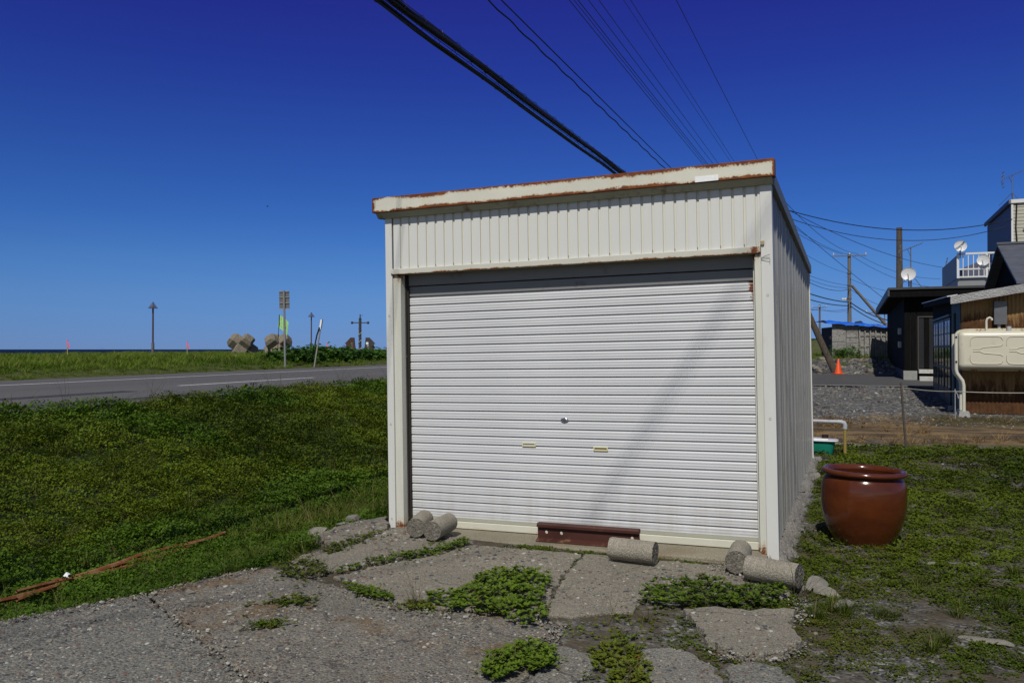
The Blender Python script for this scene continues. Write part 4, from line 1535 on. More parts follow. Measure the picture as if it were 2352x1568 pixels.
def upole(p, H, r_, label, arms=(), az=0, mat='pole_grey', extra=True):
    o = empty("utility_pole", TR(p, az), None, label=label, cat="utility pole")
    MB().tube([(0, 0, -.4), (0, 0, H)], [r_ * 1.15, r_ * .8], 12).build("shaft", M[mat], o, 60)
    for (z, L_, n_) in arms:
        c = MB().bx(-L_ / 2, L_ / 2, -.19, -.11, z - .04, z + .04).build("crossarm", M['mast'], o)
        for k in range(n_):
            x = -L_ / 2 + .06 + (L_ - .12) * k / max(1, n_ - 1)
            MB().lathe([(.02, 0), (.02, .06), (.055, .07), (.05, .11), (.03, .12), (.04, .15), (.035, .19), (.001, .2)], 10, Matrix.Translation((x, -.15, z + .041))).build("insulator", M['ceramic'], c, 50)
    if extra:
        for z in (H * .55, H * .68, H * .8):
            MB().lathe([(r_ * 1.16, 0), (r_ * 1.16, .07)], 14, Matrix.Translation((0, 0, z))).build("band", M['mast'], o, 60)
        for k in range(10):
            MB().tube([(r_ * .8 * (1 if k % 2 else -1), 0, 2.2 + k * .45), ((r_ + .12) * (1 if k % 2 else -1), 0, 2.2 + k * .45)], .012, 5).build("step_bolt", M['mast'], o, 60)
    return o


HP = W(-3.86, 33.5, 0)
upole(Vector((HP.x, HP.y, float(terrain(-3.86, 33.5)))), 7.75, .14, "utility pole standing behind the white garage at the lane", [(7.45, 1.9, 4), (6.4, 1.2, 3)], -THETA)
upole(G(-5.2, 33.6), 6.5, .13, "shorter telephone pole behind the garage where the cable bundles end", [(6.25, 1.2, 2)], -THETA)
p = aty(1951, 700, 62)
P2b = Vector((p.x, p.y, 1.25))
pole2 = upole(P2b, aty(1951, 583, 62).z - 1.25, .145, "grey utility pole with a crossarm beyond the blue tarpaulin hut", [(aty(1951, 588, 62).z - 1.25, 2.4, 3)], -.2)
MB().bx(-.55, -.15, -.1, .1, 4.05, 4.2).build("street_light", M['ceramic'], pole2, None, bevel=.03)
MB().lathe([(.10, 0), (.2, .1), (.2, .5), (.1, .6)], 12, Matrix.Translation((.3, -.2, 2.2)) @ Matrix.Rotation(R(80), 4, 'Y')).build("splice_case", M['dark'], pole2, 60)
p = aty(2066, 640, 47.5)
upole(Vector((p.x, p.y, .9)), aty(2066, 523, 47.5).z - .9, .19, "thick brown wooden pole rising behind the black house", [], 0, 'pole_wood', False)
pr_ = aty(1883, 760, 95)
upole(Vector((pr_.x, pr_.y, 2.0)), aty(1881, 699, 95).z - 2.0, .12, "distant thin pole seen left of the tarpaulin hut", [(aty(1881, 706, 95).z - 2.0, 1.6, 3)], -.5, 'pole_grey', False)
p = aty(2032, 760, 70)
upole(Vector((p.x, p.y, 1.4)), 3.6, .06, "thin short pole just past the black house's left eave", [(3.3, 3.0, 2)], -.3, 'pole_grey', False)
# leaning struts
a = onz(1919, 858, .58)
dirv = (W(-3.86, 33.5, 7.0) - a)
dirv = Vector((-1.0, .05, 2.27)).normalized()
o = MB().tube([a - dirv * .4, a + dirv * 3, a + dirv * 6.6], [.14, .125, .11], 12).build("leaning_pole", M['pole_wood'], None, 60)
tag(o, "thick leaning wooden strut pole with its foot behind the orange cone", "leaning pole")
a = aty(2040, 752, 62)
b = aty(1957, 656, 62)
o = MB().tube([a + (a - b) * .4, b], [.12, .10], 10).build("leaning_pole", M['pole_grey'], None, 60)
tag(o, "slanting strut propping the grey utility pole past the tarpaulin hut", "leaning pole")

# ------------------------------------------------------------------ traffic cone
M['cone'] = paint('cone_orange', (.72, .085, .015), .45, .06, 6)
q = ground_at(13.35, 33.75)
cone = empty("traffic_cone", Matrix.Translation(q + Vector((0, 0, .012))), None, label="orange traffic cone standing at the foot of the leaning pole", cat="traffic cone")
MB().bx(-.19, .19, -.19, .19, 0, .03).build("base", M['cone'], cone, None, bevel=.01)
MB().lathe([(.15, .031), (.14, .06), (.03, .60), (.02, .62), (.001, .62)], 20).build("body", M['cone'], cone, 50)

# ------------------------------------------------------------------ weathered hut under a blue tarpaulin
M['hut_wood'] = paint('hut_wood', (.31, .30, .28), .85, .25, 2.5, bump=.5, bs=18, dirt=(.09, .08, .07), damt=.5)
M['tarp'] = paint('blue_tarp', (.012, .12, .62), .35, .15, 4)
K = aty(1911, 817, 46)
hut = empty("tarpaulin_hut", TR((K.x, K.y, K.z - .05), -.12), None, label="weathered grey wooden hut with a bright blue tarpaulin on its roof", cat="hut")
rz_ = random.Random(11)
for (x0, x1, z0, z1) in [(0, .75, .85, 1.85), (0, .22, 0, .35), (.0, .3, .36, .84), (.31, .75, 0, .84), (.76, 1.42, 1.42, 1.75), (.76, 1.40, 1.08, 1.40), (.76, 1.42, .76, 1.06),
                         (.76, 1.1, .40, .75), (1.11, 1.42, .40, .75), (.76, 1.08, .0, .39), (1.09, 1.42, 0, .39)]:
    MB().bx(x0 + .006, x1 - .006, -.02 - rz_.random() * .03, .02, z0, z1 - .012).build("board", M['hut_wood'], hut)
for i in range(6):
    x0 = 1.46 + i * .285
    MB().bx(x0, x0 + .24, -.01, .02, 0, 1.72).build("board", M['hut_wood'], hut)
    MB().bx(x0 - .025, x0 + .035, -.085, -.012, 0, 1.78).build("post", M['hut_wood'], hut)
for i in range(6):
    x0 = 1.50 + i * .285
    for z in (.55, 1.15, 1.62):
        MB().bx(x0, x0 + .21, -.06, -.012, z, z + .08).build("cross_piece", M['hut_wood'], hut)
MB().bx(0.02, 3.2, .03, 2.4, 0, 1.66).build("inner_wall", M['dark'], hut)
m = MB()
nx_, ny_ = 26, 8
vs, fs = [], []
for i in range(nx_):
    for j in range(ny_):
        x = -.28 + 3.6 * i / (nx_ - 1)
        y = -.28 + 2.9 * j / (ny_ - 1)
        z = 2.02 - .085 * x + .04 * math.sin(x * 7 + y * 3) * .6 + rz_.uniform(-.02, .02) - (.17 if j == 0 else .05 if j == 1 else 0)
        vs.append((x, y, z))
for i in range(nx_ - 1):
    for j in range(ny_ - 1):
        fs.append((i * ny_ + j, (i + 1) * ny_ + j, (i + 1) * ny_ + j + 1, i * ny_ + j + 1))
m.add(vs, fs)
o = m.build("tarpaulin", M['tarp'], hut, 40)
o.modifiers.new("thickness", 'SOLIDIFY').thickness = .02
MB().bx(-.10, .018, .1, .3, .95, 1.15).build("side_box", M['dark'], hut, None, bevel=.03)

# ------------------------------------------------------------------ overhead lines
M['cable'] = paint('black_cable', (.012, .012, .014), .5, .1, 5)
M['wire'] = paint('dark_wire', (.03, .03, .035), .5, .1, 5)


def line(pts, r_, name, label, mat='cable', n=6, group="overhead lines along the road"):
    o = MB().tube(pts, r_, n).build(name, M[mat], None, 60)
    tag(o, label, "overhead line", group)
    return o


def sagpts(a, b, sag, n=24):
    a, b = Vector(a), Vector(b)
    return [a.lerp(b, i / n) + Vector((0, 0, -sag * 4 * (i / n) * (1 - i / n))) for i in range(n + 1)]


def along(u, H, sag=.0, s0=-14.0, s1=33.5):
    """a line along the road seen at column u on the top edge of the view, H above the camera there"""
    d = ray(u, 0)
    t = H / d.z
    xr, s = toRS(d.x * t, d.y * t)
    k = (s - s0) / (s1 - s0)
    zz = CAMH + H + sag * 4 * k * (1 - k)
    return W(xr, s0, zz), W(xr, s1, zz), sag


# two bundles of telephone cable, each of several strands tied along a messenger wire
for bi, (u, H, r_, lb) in enumerate([(868, 4.3, .022, "lower bundle of thick black telephone cables lashed to a wire above the garage"),
                                     (905, 4.4, .031, "upper bundle of thick black telephone cables with wire loops above the garage")]):
    a, b, sg = along(u, H, .22)
    o = empty("cable_bundle", None, None, label=lb, cat="cable bundle", group="telephone cable bundles")
    base = sagpts(a, b, .22, 90)
    r0 = random.Random(60 + bi)
    strands = [(-.02, -.012, r_), (.018, -.02, r_ * .8), (.0, .012, r_ * .7), (.03, .005, r_ * .55)][:4 if bi else 3]
    for k, (ox, oz, rr) in enumerate(strands):
        ph = r0.uniform(0, 6)
        pts = [p + Vector((ox + .012 * math.sin(i * .9 + ph) * CT, -.012 * math.sin(i * .9 + ph) * ST, oz + .012 * math.cos(i * .7 + ph))) for i, p in enumerate(base)]
        MB().tube(pts, rr, 8).build("cable", M['cable'], o, 60)
    MB().tube([p + Vector((.0, 0, .062)) for p in base], .006, 5).build("messenger_wire", M['cable'], o, 60)
    lm = MB().tube([(.05 * math.cos(2 * math.pi * k / 10), .03 * k / 10 - .015, .02 + .062 * math.sin(2 * math.pi * k / 10)) for k in range(11)], .0042, 4, False).mesh("tie_loop", M['cable'], 60)
    for i in range(0, 90):
        if i % 1 == 0 and base[i].y > 5:
            link("tie_loop", lm, o, TR(base[i], -THETA + r0.uniform(-.4, .4)))
TH = [(1121, 4.75, .012, "twisted black service cable, left of the closest pair of lines", 'cable'), (1151, 4.90, .010, "plain black cable just right of the twisted one", 'cable'),
      (1307, 4.8, .006, "thin wire, left one of the group of three", 'wire'), (1318, 4.95, .005, "finest wire in the middle of the group of three", 'wire'),
      (1327, 5.1, .0065, "thin wire, right one of the group of three", 'wire'), (1351, 5.5, .006, "single thin wire just right of the group of three", 'wire'),
      (1375, 5.8, .006, "thin wire midway between the group of three and the later pair", 'wire'), (1432, 6.4, .005, "faint wire, left of the last close pair", 'wire'),
      (1448, 6.7, .0065, "thin wire, right of the last close pair", 'wire'), (1553, 6.7, .0075, "steepest single wire, rightmost above the garage roof", 'wire')]
for i, (u, H, r_, lb, mt) in enumerate(TH):
    a, b, sg = along(u, H, .08)
    pts = sagpts(a, b, .08, 60 if i == 0 else 30)
    if i == 0:
        pts = sagpts(a, b, .08, 240)
        pts = [p + Vector((.010 * math.cos(k * 1.3) * CT, 0, .010 * math.sin(k * 1.3))) for k, p in enumerate(pts)]
    line(pts, r_, "power_line", lb, mt)
# unseen wires added over the yard to cast the shutter's soft diagonal shadow
qm = MS @ gl(1572, 850, .11)
sl_u = Vector((.57, 0, .87))
for k, (off, t_) in enumerate([(-.055, 10.5), (.0, 11.2), (.055, 11.8)]):
    c0 = qm + MS.to_3x3() @ Vector((off, 0, 0)) + sdir * t_
    along_w = MS.to_3x3() @ sl_u
    dw = along_w - sdir * (along_w.z / sdir.z)
    dw.normalize()
    line([c0 - dw * 24, c0 + dw * 30], .005, "power_line", ["nearest", "middle", "farthest"][k] + " of three unseen wires added over the yard for their shadow", 'cable', 6, "unseen wires added for the shutter shadow")
# lines from the hidden pole on to the next poles and the houses
hx = lambda off, z: W(-3.86 + off, 33.5, z)
tz = lambda v, Y=62: aty(1951, v, Y).z
LN = [(hx(-.8, 8.15), aty(1936, 584, 61.8), .35, .012, "wire to the left insulator of the grey pole's crossarm"),
      (hx(-.2, 8.15), aty(1948, 584, 61.8), .5, .012, "wire to the middle insulator of the grey pole's crossarm"),
      (hx(.8, 8.15), aty(1966, 582, 61.8), .6, .012, "wire to the right insulator of the grey pole's crossarm"),
      (hx(.0, 7.0), aty(1951, 628, 61.8), .4, .010, "thin wire sagging to the grey pole below its crossarm"),
      (hx(-.4, 6.0), aty(1951, 655, 61.8), .4, .012, "upper one of three lines meeting at the grey pole's brace"),
      (hx(.0, 5.85), aty(1951, 660, 61.8), .55, .012, "middle one of three lines meeting at the grey pole's brace"),
      (hx(.4, 5.7), aty(1951, 664, 61.8), .7, .016, "lower one of three lines meeting at the grey pole's brace"),
      (W(-5.3, 33.5, 5.85), aty(1950, 694, 61.8), .5, .035, "thick sagging telephone cable reaching the grey pole"),
      (W(-5.45, 33.5, 5.65), aty(1950, 702, 61.8), .6, .030, "second thick telephone cable sagging below the first one"),
      (hx(.0, 3.9), aty(1950, 709, 61.8), .4, .012, "lowest thin line to the grey pole"),
      (hx(.3, 7.9), aty(2040, 693, 36), .1, .010, "straight wire dropping from the garage roof edge to the black house's eave"),
      (hx(.2, 7.55), aty(2331, 502, 36), .85, .018, "heavier service line sagging past the wooden pole to the pale house"),
      (hx(.1, 7.4), aty(2316, 518, 36.2), 1.05, .014, "lower service line sagging past the wooden pole to the pale house"),
      (hx(.5, 7.7), aty(2178, 616, 46), .5, .012, "wire running down over the grey pole to the balcony house"),
      (aty(1951, 584, 61.8), aty(2150, 660, 66), .5, .013, "wire leaving the grey pole for the black house's roof, top one"),
      (aty(1966, 582, 61.8), aty(2160, 640, 66), .5, .013, "wire leaving the crossarm's right end behind the wooden pole"),
      (aty(1952, 640, 61.8), aty(2120, 672, 66), .4, .012, "wire leaving the grey pole above its brace"),
      (aty(1953, 664, 61.8), aty(2100, 712, 66), .5, .014, "wire leaving the grey pole under its brace"),
      (aty(1953, 694, 61.8), aty(2110, 735, 60), .6, .040, "thick telephone cable leaving the grey pole past its strut"),
      (aty(1953, 702, 61.8), aty(2110, 748, 60), .6, .034, "second telephone cable leaving the grey pole past its strut"),
      (aty(1862, 712, 50), aty(1883, 705, 95), .1, .012, "short wire to the distant thin pole"),
      (aty(1883, 706, 95), aty(1951, 712, 62), .3, .012, "faint wire between the distant thin pole and the grey pole")]
for i, (a, b, sg, r_, lb) in enumerate(LN):
    line(sagpts(a, b, sg), r_, "power_line", lb, 'cable' if r_ > .015 else 'wire', 5, "lines beyond the garage")

# ------------------------------------------------------------------ across the road: lamps, sign, flag, anchor, blocks
M['lamp_brown'] = paint('lamp_brown', (.085, .055, .048), .5, .15, 4)
M['lamp_grey'] = paint('lamp_grey', (.13, .12, .125), .5, .15, 4)


def lamp(u, vt, vb, Y, label):
    p = aty(u, vb, Y)
    top = aty(u, vt, Y)
    k = FPX / Y
    z0 = ground_at(p.x, Y).z
    o = empty("lamp_post", Matrix.Translation((p.x, Y, z0)), None, label=label, cat="lamp post")
    H = top.z - z0
    cap = 16 / 1894 * 50
    MB().tube([(0, 0, -.3), (0, 0, H - cap)], [.055, .05], 10).build("post", M['lamp_brown'], o, 60)
    MB().tube([(0, 0, -.3), (0, 0, .75)], .085, 10).build("sleeve", M['lamp_grey'], o, 60)
    for i in range(7):
        z = H - cap + i * cap / 7.6
        r_ = .29 * (1 - i / 7.3)
        MB().lathe([(.02, cap / 12), (r_ * .92, cap / 16), (r_, 0), (r_ * .9, .004), (.02, .02)], 16, Matrix.Translation((0, 0, z))).build("louvre", M['lamp_brown'], o, 30)
    MB().lathe([(.03, 0), (.03, cap * .8), (.001, cap * 1.0)], 8, Matrix.Translation((0, 0, H - cap))).build("finial", M['lamp_grey'], o, 60)
    return o


lamp(351, 692, 806, 50, "nearer brown lamp post with a conical louvred cap, standing alone before the sea")
lamp(715, 716, 800, 69, "farther lamp post with a conical louvred cap behind the hedge")

M['sign_back'] = paint('sign_back', (.12, .125, .13), .5, .1, 4)
M['sign_rib'] = paint('sign_rib', (.26, .25, .22), .5, .15, 4)
p = aty(655.5, 838, 32.5)
top = aty(651.5, 667, 32.5)
sg = empty("road_sign", TR((p.x, p.y, ground_at(p.x, p.y).z), -.25), None, label="back of a tall grey road sign made of three stacked plates", cat="road sign")
dz = top.z - ground_at(p.x, p.y).z
lean = (top.x - p.x) / dz
MB().tube([(0, 0, -.3), (lean * dz, 0, dz)], .042, 12).build("pole", paint('sign_pole', (.20, .205, .21), .45, .1, 4), sg, 60)
for i in range(3):
    z = dz - .03 - i * .232
    MB().bx(-.235 + lean * z, .205 + lean * z, .05, .058, z - .226, z).build("plate", M['sign_back'], sg)
for i in range(4):
    z = dz - .035 - i * .226
    MB().bx(-.25 + lean * z, .21 + lean * z, .02, .049, z - .018, z + .012).build("rib", M['sign_rib'], sg)

M['flag'] = paint('flag_green', (.36, .66, .24), .7, .05, 3)
M['ink_red'] = paint('flag_ink_red', (.35, .08, .04), .7, .1, 3)
M['ink_dark'] = paint('flag_ink_dark', (.05, .04, .03), .7, .1, 3)
M['ink_blue'] = paint('flag_ink_blue', (.12, .35, .5), .7, .1, 3)
p = aty(637, 815, 44)
gz0 = ground_at(p.x, 44).z
t_ = aty(641.5, 722, 44)
fl = empty("flag", Matrix.Translation((p.x, 44, gz0)), None, label="pale green flag on a thin dark pole beside the road sign", cat="flag")
MB().tube([(0, 0, -.2), (t_.x - p.x, 0, t_.z - gz0)], .016, 6).build("pole", M['dark'], fl, 60)
m = MB()
fv = []
NFX, NFZ = 14, 10
fx0 = t_.x - p.x
fh = t_.z - gz0


def flag_pt(i, j, off=0.0):
    a, b = i / (NFX - 1), j / (NFZ - 1)
    return (fx0 - .08 * (1 - b) + .50 * a - .02 * b, .05 * math.sin(a * 6 + b * 2) + off, fh - .02 - .82 * (1 - b) * (.80 + .1 * a) - .40 * a + .06 * math.sin(a * 3))


for i in range(NFX):
    for j in range(NFZ):
        fv.append(flag_pt(i, j))
m.add(fv, [(i * NFZ + j, (i + 1) * NFZ + j, (i + 1) * NFZ + j + 1, i * NFZ + j + 1) for i in range(NFX - 1) for j in range(NFZ - 1)])
cl = m.build("cloth", M['flag'], fl, 60)
for mt, cells in (('ink_red', [(3, 7, 1, .22), (4, 6.4, .25, 1.2), (3.4, 8.2, 1.1, .2)]), ('ink_dark', [(1.6, 3.4, .9, .2), (1.9, 2.6, .25, 1.0), (1.5, 2.3, .9, .2), (1.5, 3.0, .25, .8), (7.2, 4.6, 1.2, 2.2), (10, 4, .9, .3), (10.3, 3, .3, 1.1)]),
                  ('ink_blue', [(3.2, 1.6, 1.6, .5), (4.5, 4.4, .8, .5)])):
    m = MB()
    for (i, j, w, h) in cells:
        m.add([flag_pt(i, j, -.006), flag_pt(i + w, j, -.006), flag_pt(i + w, j + h, -.006), flag_pt(i, j + h, -.006)], [(0, 1, 2, 3)])
    m.build("print", M[mt], cl)

# leaning marker post
p = aty(722, 832, 34)
t_ = aty(739, 734, 34)
z0 = ground_at(p.x, 34).z
mk = empty("marker_post", Matrix.Translation((p.x, 34, z0)), None, label="leaning road marker post with a white reflector top at the hedge", cat="marker post")
d = Vector((t_.x - p.x, 0, t_.z - z0))
MB().tube([-d * .1, d * .82], .032, 10).build("post", M['sign_rib'], mk, 60)
MB().tube([d * .80, d], .055, 8).build("reflector", M['plate'], mk, 60)
MB().tube([d * .815 + Vector((.035, -.03, 0)), d * 1.01 + Vector((.035, -.03, 0))], .016, 6).build("dark_edge", M['dark'], mk, 60)
MB().tube([d * .84 + Vector((-.03, -.05, 0)), d * .66 + Vector((-.09, -.05, 0)), d * .52 + Vector((-.12, -.05, -.1))], .03, 6).build("folded_arm", M['dark'], mk, 60)

# anchor monument
M['iron'] = paint('anchor_iron', (.045, .042, .04), .6, .2, 5)
M['iron_brown'] = paint('anchor_brown', (.06, .03, .025), .6, .2, 5)
p = aty(827, 800, 52)
z0 = ground_at(p.x, 52).z
an = empty("anchor_monument", TR((p.x, 52, z0), .05), None, label="dark iron anchor monument standing upright behind the hedge", cat="monument")
kz = 52 / FPX
ht = aty(827, 722, 52).z - z0
MB().tube([(0, 0, -.3), (0, 0, ht - .22)], .085, 14).build("shank", M['iron'], an, 60)
MB().tube([(0, 0, ht - .22), (0, 0, ht)], .035, 8).build("tip", M['iron'], an, 60)
MB().tube([(0, 0, ht - .08), (.16, 0, ht - .05)], .015, 6).build("tip_hook", M['iron'], an, 60)
zs = aty(827, 741, 52).z - z0
MB().tube([(-.5, 0, zs), (.5, 0, zs)], .03, 8).build("stock", M['iron'], an, 60)
for sx in (-1, 1):
    MB().lathe([(.001, -.09), (.06, -.07), (.085, 0), (.06, .07), (.001, .09)], 14, Matrix.Translation((sx * .5, 0, zs))).build("stock_knob", M['iron'], an, 50)
    zt_ = aty(827, 775, 52).z - z0
    zb_ = -.2
    poly = [(.36, zt_), (.58, zt_), (.96, zt_ - .40), (.86, zt_ - .40), (.86, zb_), (.12, zb_), (.12, zt_ - .98), (.24, zt_ - .86), (.30, zt_ - .6)]
    m = MB()
    m.prism([(sx * x, z) for x, z in poly], -.12, .12, Matrix(((1, 0, 0, 0), (0, 0, 1, 0), (0, 1, 0, 0), (0, 0, 0, 1))))
    fk = m.build("fluke", M['iron_brown'] if sx < 0 else M['iron'], an, None)
    lm_ = MB()
    for k in range(4):
        zc = zt_ - .36 - k * .15
        if k == 0 and sx > 0:
            lm_.bx(sx * .46 - .075, sx * .46 + .075, -.128, -.121, zc - .07, zc + .07)
        else:
            for (ox, oz, w_, h_) in ((0, .03, .11, .014), (0, -.03, .12, .014), (-.03, 0, .016, .09), (.03, .0, .016, .07)):
                lm_.bx(sx * .50 + ox - w_ / 2, sx * .50 + ox + w_ / 2, -.128, -.121, zc + oz - h_ / 2, zc + oz + h_ / 2)
    lm_.build("lettering", M['plate'] if sx > 0 else M['sign_rib'], fk)
MB().tube([(.10 * math.cos(k * .5), .10 * math.sin(k * .5), .0 + k * .038) for k in range(46)], .02, 6).build("rope", M['rope'], an, 60)


# concrete armour blocks
def armour(p, size, rot, label):
    o = empty("armour_block", Matrix.Translation(p) @ rot, None, label=label, cat="concrete block", group="concrete armour blocks on the grass")
    for ax in range(3):
        for sgn in (-1, 1):
            m = MB()
            w, L_ = .40 * size, 1.0 * size
            prf = [(0, w), (L_ * .78, w * .97), (L_, w * .62)]
            vs = []
            ch = .14
            for d_, ww in prf:
                c = ww * ch
                for (a, b) in ((-ww + c, -ww), (ww - c, -ww), (ww, -ww + c), (ww, ww - c), (ww - c, ww), (-ww + c, ww), (-ww, ww - c), (-ww, -ww + c)):
                    v = [0, 0, 0]
                    v[ax] = sgn * d_
                    v[(ax + 1) % 3] = a
                    v[(ax + 2) % 3] = b
                    vs.append(tuple(v))
            fs = []
            for i in range(2):
                for k in range(8):
                    k2 = (k + 1) % 8
                    f = (i * 8 + k, i * 8 + k2, (i + 1) * 8 + k2, (i + 1) * 8 + k)
                    fs.append(f if sgn > 0 else f[::-1])
            cap = tuple(16 + k for k in range(8))
            fs.append(cap if sgn > 0 else cap[::-1])
            m.add(vs, fs)
            m.build("leg", M['tetra'], o, None, bevel=.015)
    return o


def rot111(az):
    q_ = Vector((1, 1, 1)).normalized().rotation_difference(Vector((0, 0, 1)))
    return rotz(az) @ q_.to_matrix().to_4x4()


p = aty(558, 796, 54)
armour(Vector((p.x, p.y, p.z)), 1.0, rot111(1.62), "big hexapod concrete block, the one farther from the flag")
p = aty(638, 796, 55)
armour(Vector((p.x, p.y, p.z)), 1.0, rot111(2.25), "hexapod concrete block directly behind the flagpole")

# survey stakes with pink ribbons
M['pink'] = paint('pink_ribbon', (.75, .12, .22), .6, .05, 4)
M['lath'] = paint('stake_wood', (.30, .25, .12), .8, .1, 4)
for (u, vt, vb, Y, lb) in ((155, 779, 812, 40, "survey stake with a pink ribbon nearest the frame's left edge"), (430, 783, 808, 44, "survey stake with a pink ribbon between lamp post and concrete blocks"),
                           (751, 787, 800, 52, "survey stake with a reddish top behind the hedge")):
    p = aty(u, vb, Y)
    t_ = aty(u, vt, Y)
    z0 = ground_at(p.x, Y).z
    o = empty("survey_stake", Matrix.Translation((p.x, Y, z0)), None, label=lb, cat="stake")
    H = t_.z - z0
    MB().bx(-.02, .02, -.01, .01, -.1, H - .12).build("lath", M['lath'], o)
    MB().bx(-.022, .022, -.012, .012, H - .119, H).build("painted_top", M['pink'], o)
    MB().add([(.0, -.014, H - .05), (.06, -.03, H - .16), (.13, -.02, H - .42), (.03, -.02, H - .40), (-.02, -.015, H - .2)], [(0, 1, 2, 3, 4)]).build("ribbon", M['pink'], o)
# far bird
p = aty(614, 474, 70)
bd = MB()
bd.tube([(-.09, 0, 0), (0, 0, .01), (.1, 0, .0)], [.01, .045, .015], 8)
bd.add([(-.02, 0, .02), (.05, 0, .02), (.02, .16, .06), (-.03, .3, .02), (.02, -.16, .06), (-.03, -.3, .02)], [(0, 1, 2), (0, 2, 3), (0, 4, 1), (0, 5, 4)])
o = bd.build("bird", M['dark'], None, 60, TR(p, .6))
tag(o, "tiny dark bird flying in the open sky", "bird")

# ------------------------------------------------------------------ vegetation
SRC = []


def src_mesh(name, vs, fs, val, mat, smooth=True):
    me = bpy.data.meshes.new(name)
    me.from_pydata([tuple(v) for v in vs], [], fs)
    at = me.attributes.new('v', 'FLOAT', 'FACE')
    at.data.foreach_set('value', np.asarray(val, np.float32))
    me.materials.append(M[mat])
    if smooth:
        me.shade_smooth()
    o = bpy.data.objects.new(name, me)
    SRC.append(o)
    return o


def leaf(vs, fs, val, c, nrm, tip, L_, w, v, fold=.25):
    """one folded oval leaf: base at c, pointing along tip, facing nrm"""
    t = tip.normalized()
    s_ = t.cross(nrm).normalized()
    u = s_.cross(t).normalized()
    i = len(vs)
    vs += [c, c + t * L_ * .45 + s_ * w + u * w * fold, c + t * L_ * .85 + s_ * w * .6 + u * w * fold * .5, c + t * L_, c + t * L_ * .85 - s_ * w * .6 + u * w * fold * .5, c + t * L_ * .45 - s_ * w + u * w * fold,
           c + t * L_ * .45, c + t * L_ * .85 - u * w * .05]
    fs += [(i, i + 1, i + 6), (i + 1, i + 2, i + 7, i + 6), (i + 2, i + 3, i + 7), (i, i + 6, i + 5), (i + 6, i + 7, i + 4, i + 5), (i + 7, i + 3, i + 4)]
    val += [v] * 6


def leaf_clump(name, n, rad, h, L_, mat, seed, wr=.32, up=.5):
    r = random.Random(seed)
    vs, fs, val = [], [], []
    for k in range(n):
        a = r.uniform(0, 2 * math.pi)
        d = rad * math.sqrt(r.random())
        z = h * (1 - .75 * (d / rad) ** 2) * r.uniform(.45, 1.0)
        tilt = r.uniform(-.1, .9)
        ta = a + r.gauss(0, 1.2)
        tip = Vector((math.cos(ta) * math.cos(tilt), math.sin(ta) * math.cos(tilt), math.sin(tilt) * up))
        nrm = Vector((r.gauss(0, .45), r.gauss(0, .45), 1)).normalized()
        l = L_ * r.uniform(.6, 1.15)
        leaf(vs, fs, val, Vector((math.cos(a) * d, math.sin(a) * d, z)), nrm, tip, l, l * wr * r.uniform(.8, 1.2), r.random())
    return src_mesh(name, vs, fs, val, mat)


def rosette_clump(name, n, rad, h, L_, mat, seed):
    """fleshy creeping stems that end in little rosettes"""
    r = random.Random(seed)
    vs, fs, val = [], [], []
    for k in range(n):
        a = r.uniform(0, 2 * math.pi)
        d = rad * math.sqrt(r.random())
        z = h * (1 - .6 * (d / rad) ** 2) * r.uniform(.5, 1.0)
        c = Vector((math.cos(a) * d, math.sin(a) * d, z))
        v0 = r.random()
        m_ = r.randint(5, 7)
        for q in range(m_):
            b = 2 * math.pi * q / m_ + r.uniform(-.3, .3)
            el = r.uniform(.15, .8)
            tip = Vector((math.cos(b) * math.cos(el), math.sin(b) * math.cos(el), math.sin(el)))
            nrm = Vector((-math.cos(b) * .6, -math.sin(b) * .6, 1))
            l = L_ * r.uniform(.7, 1.1)
            leaf(vs, fs, val, c, nrm, tip, l, l * .30, min(1, max(0, v0 * .6 + .4 * r.random())), .15)
    return src_mesh(name, vs, fs, val, mat)


def grass_tuft(name, n, rad, h, mat, seed, w=.004, curl=.8, lean=.25, segs=3):
    r = random.Random(seed)
    vs, fs, val = [], [], []
    for k in range(n):
        a = r.uniform(0, 2 * math.pi)
        d = rad * math.sqrt(r.random())
        p = Vector((math.cos(a) * d, math.sin(a) * d, 0))
        b = a + r.gauss(0, .8)
        H = h * r.uniform(.45, 1.1)
        dirh = Vector((math.cos(b), math.sin(b), 0))
        side = Vector((-math.sin(b), math.cos(b), 0))
        side = (side + dirh * r.uniform(-.6, .6)).normalized()
        ln = r.uniform(.05, lean + .1)
        i0 = len(vs)
        v = r.random()
        for s_ in range(segs + 1):
            t = s_ / segs
            q = p + dirh * (H * (ln * t + curl * .45 * t * t * r.uniform(.8, 1.2))) + Vector((0, 0, H * (t - .28 * curl * t * t)))
            ww = w * (1 - t) ** .7
            vs += [q + side * ww, q - side * ww]
        for s_ in range(segs):
            j = i0 + 2 * s_
            fs.append((j, j + 2, j + 3, j + 1))
            val.append(v)
    return src_mesh(name, vs, fs, val, mat)


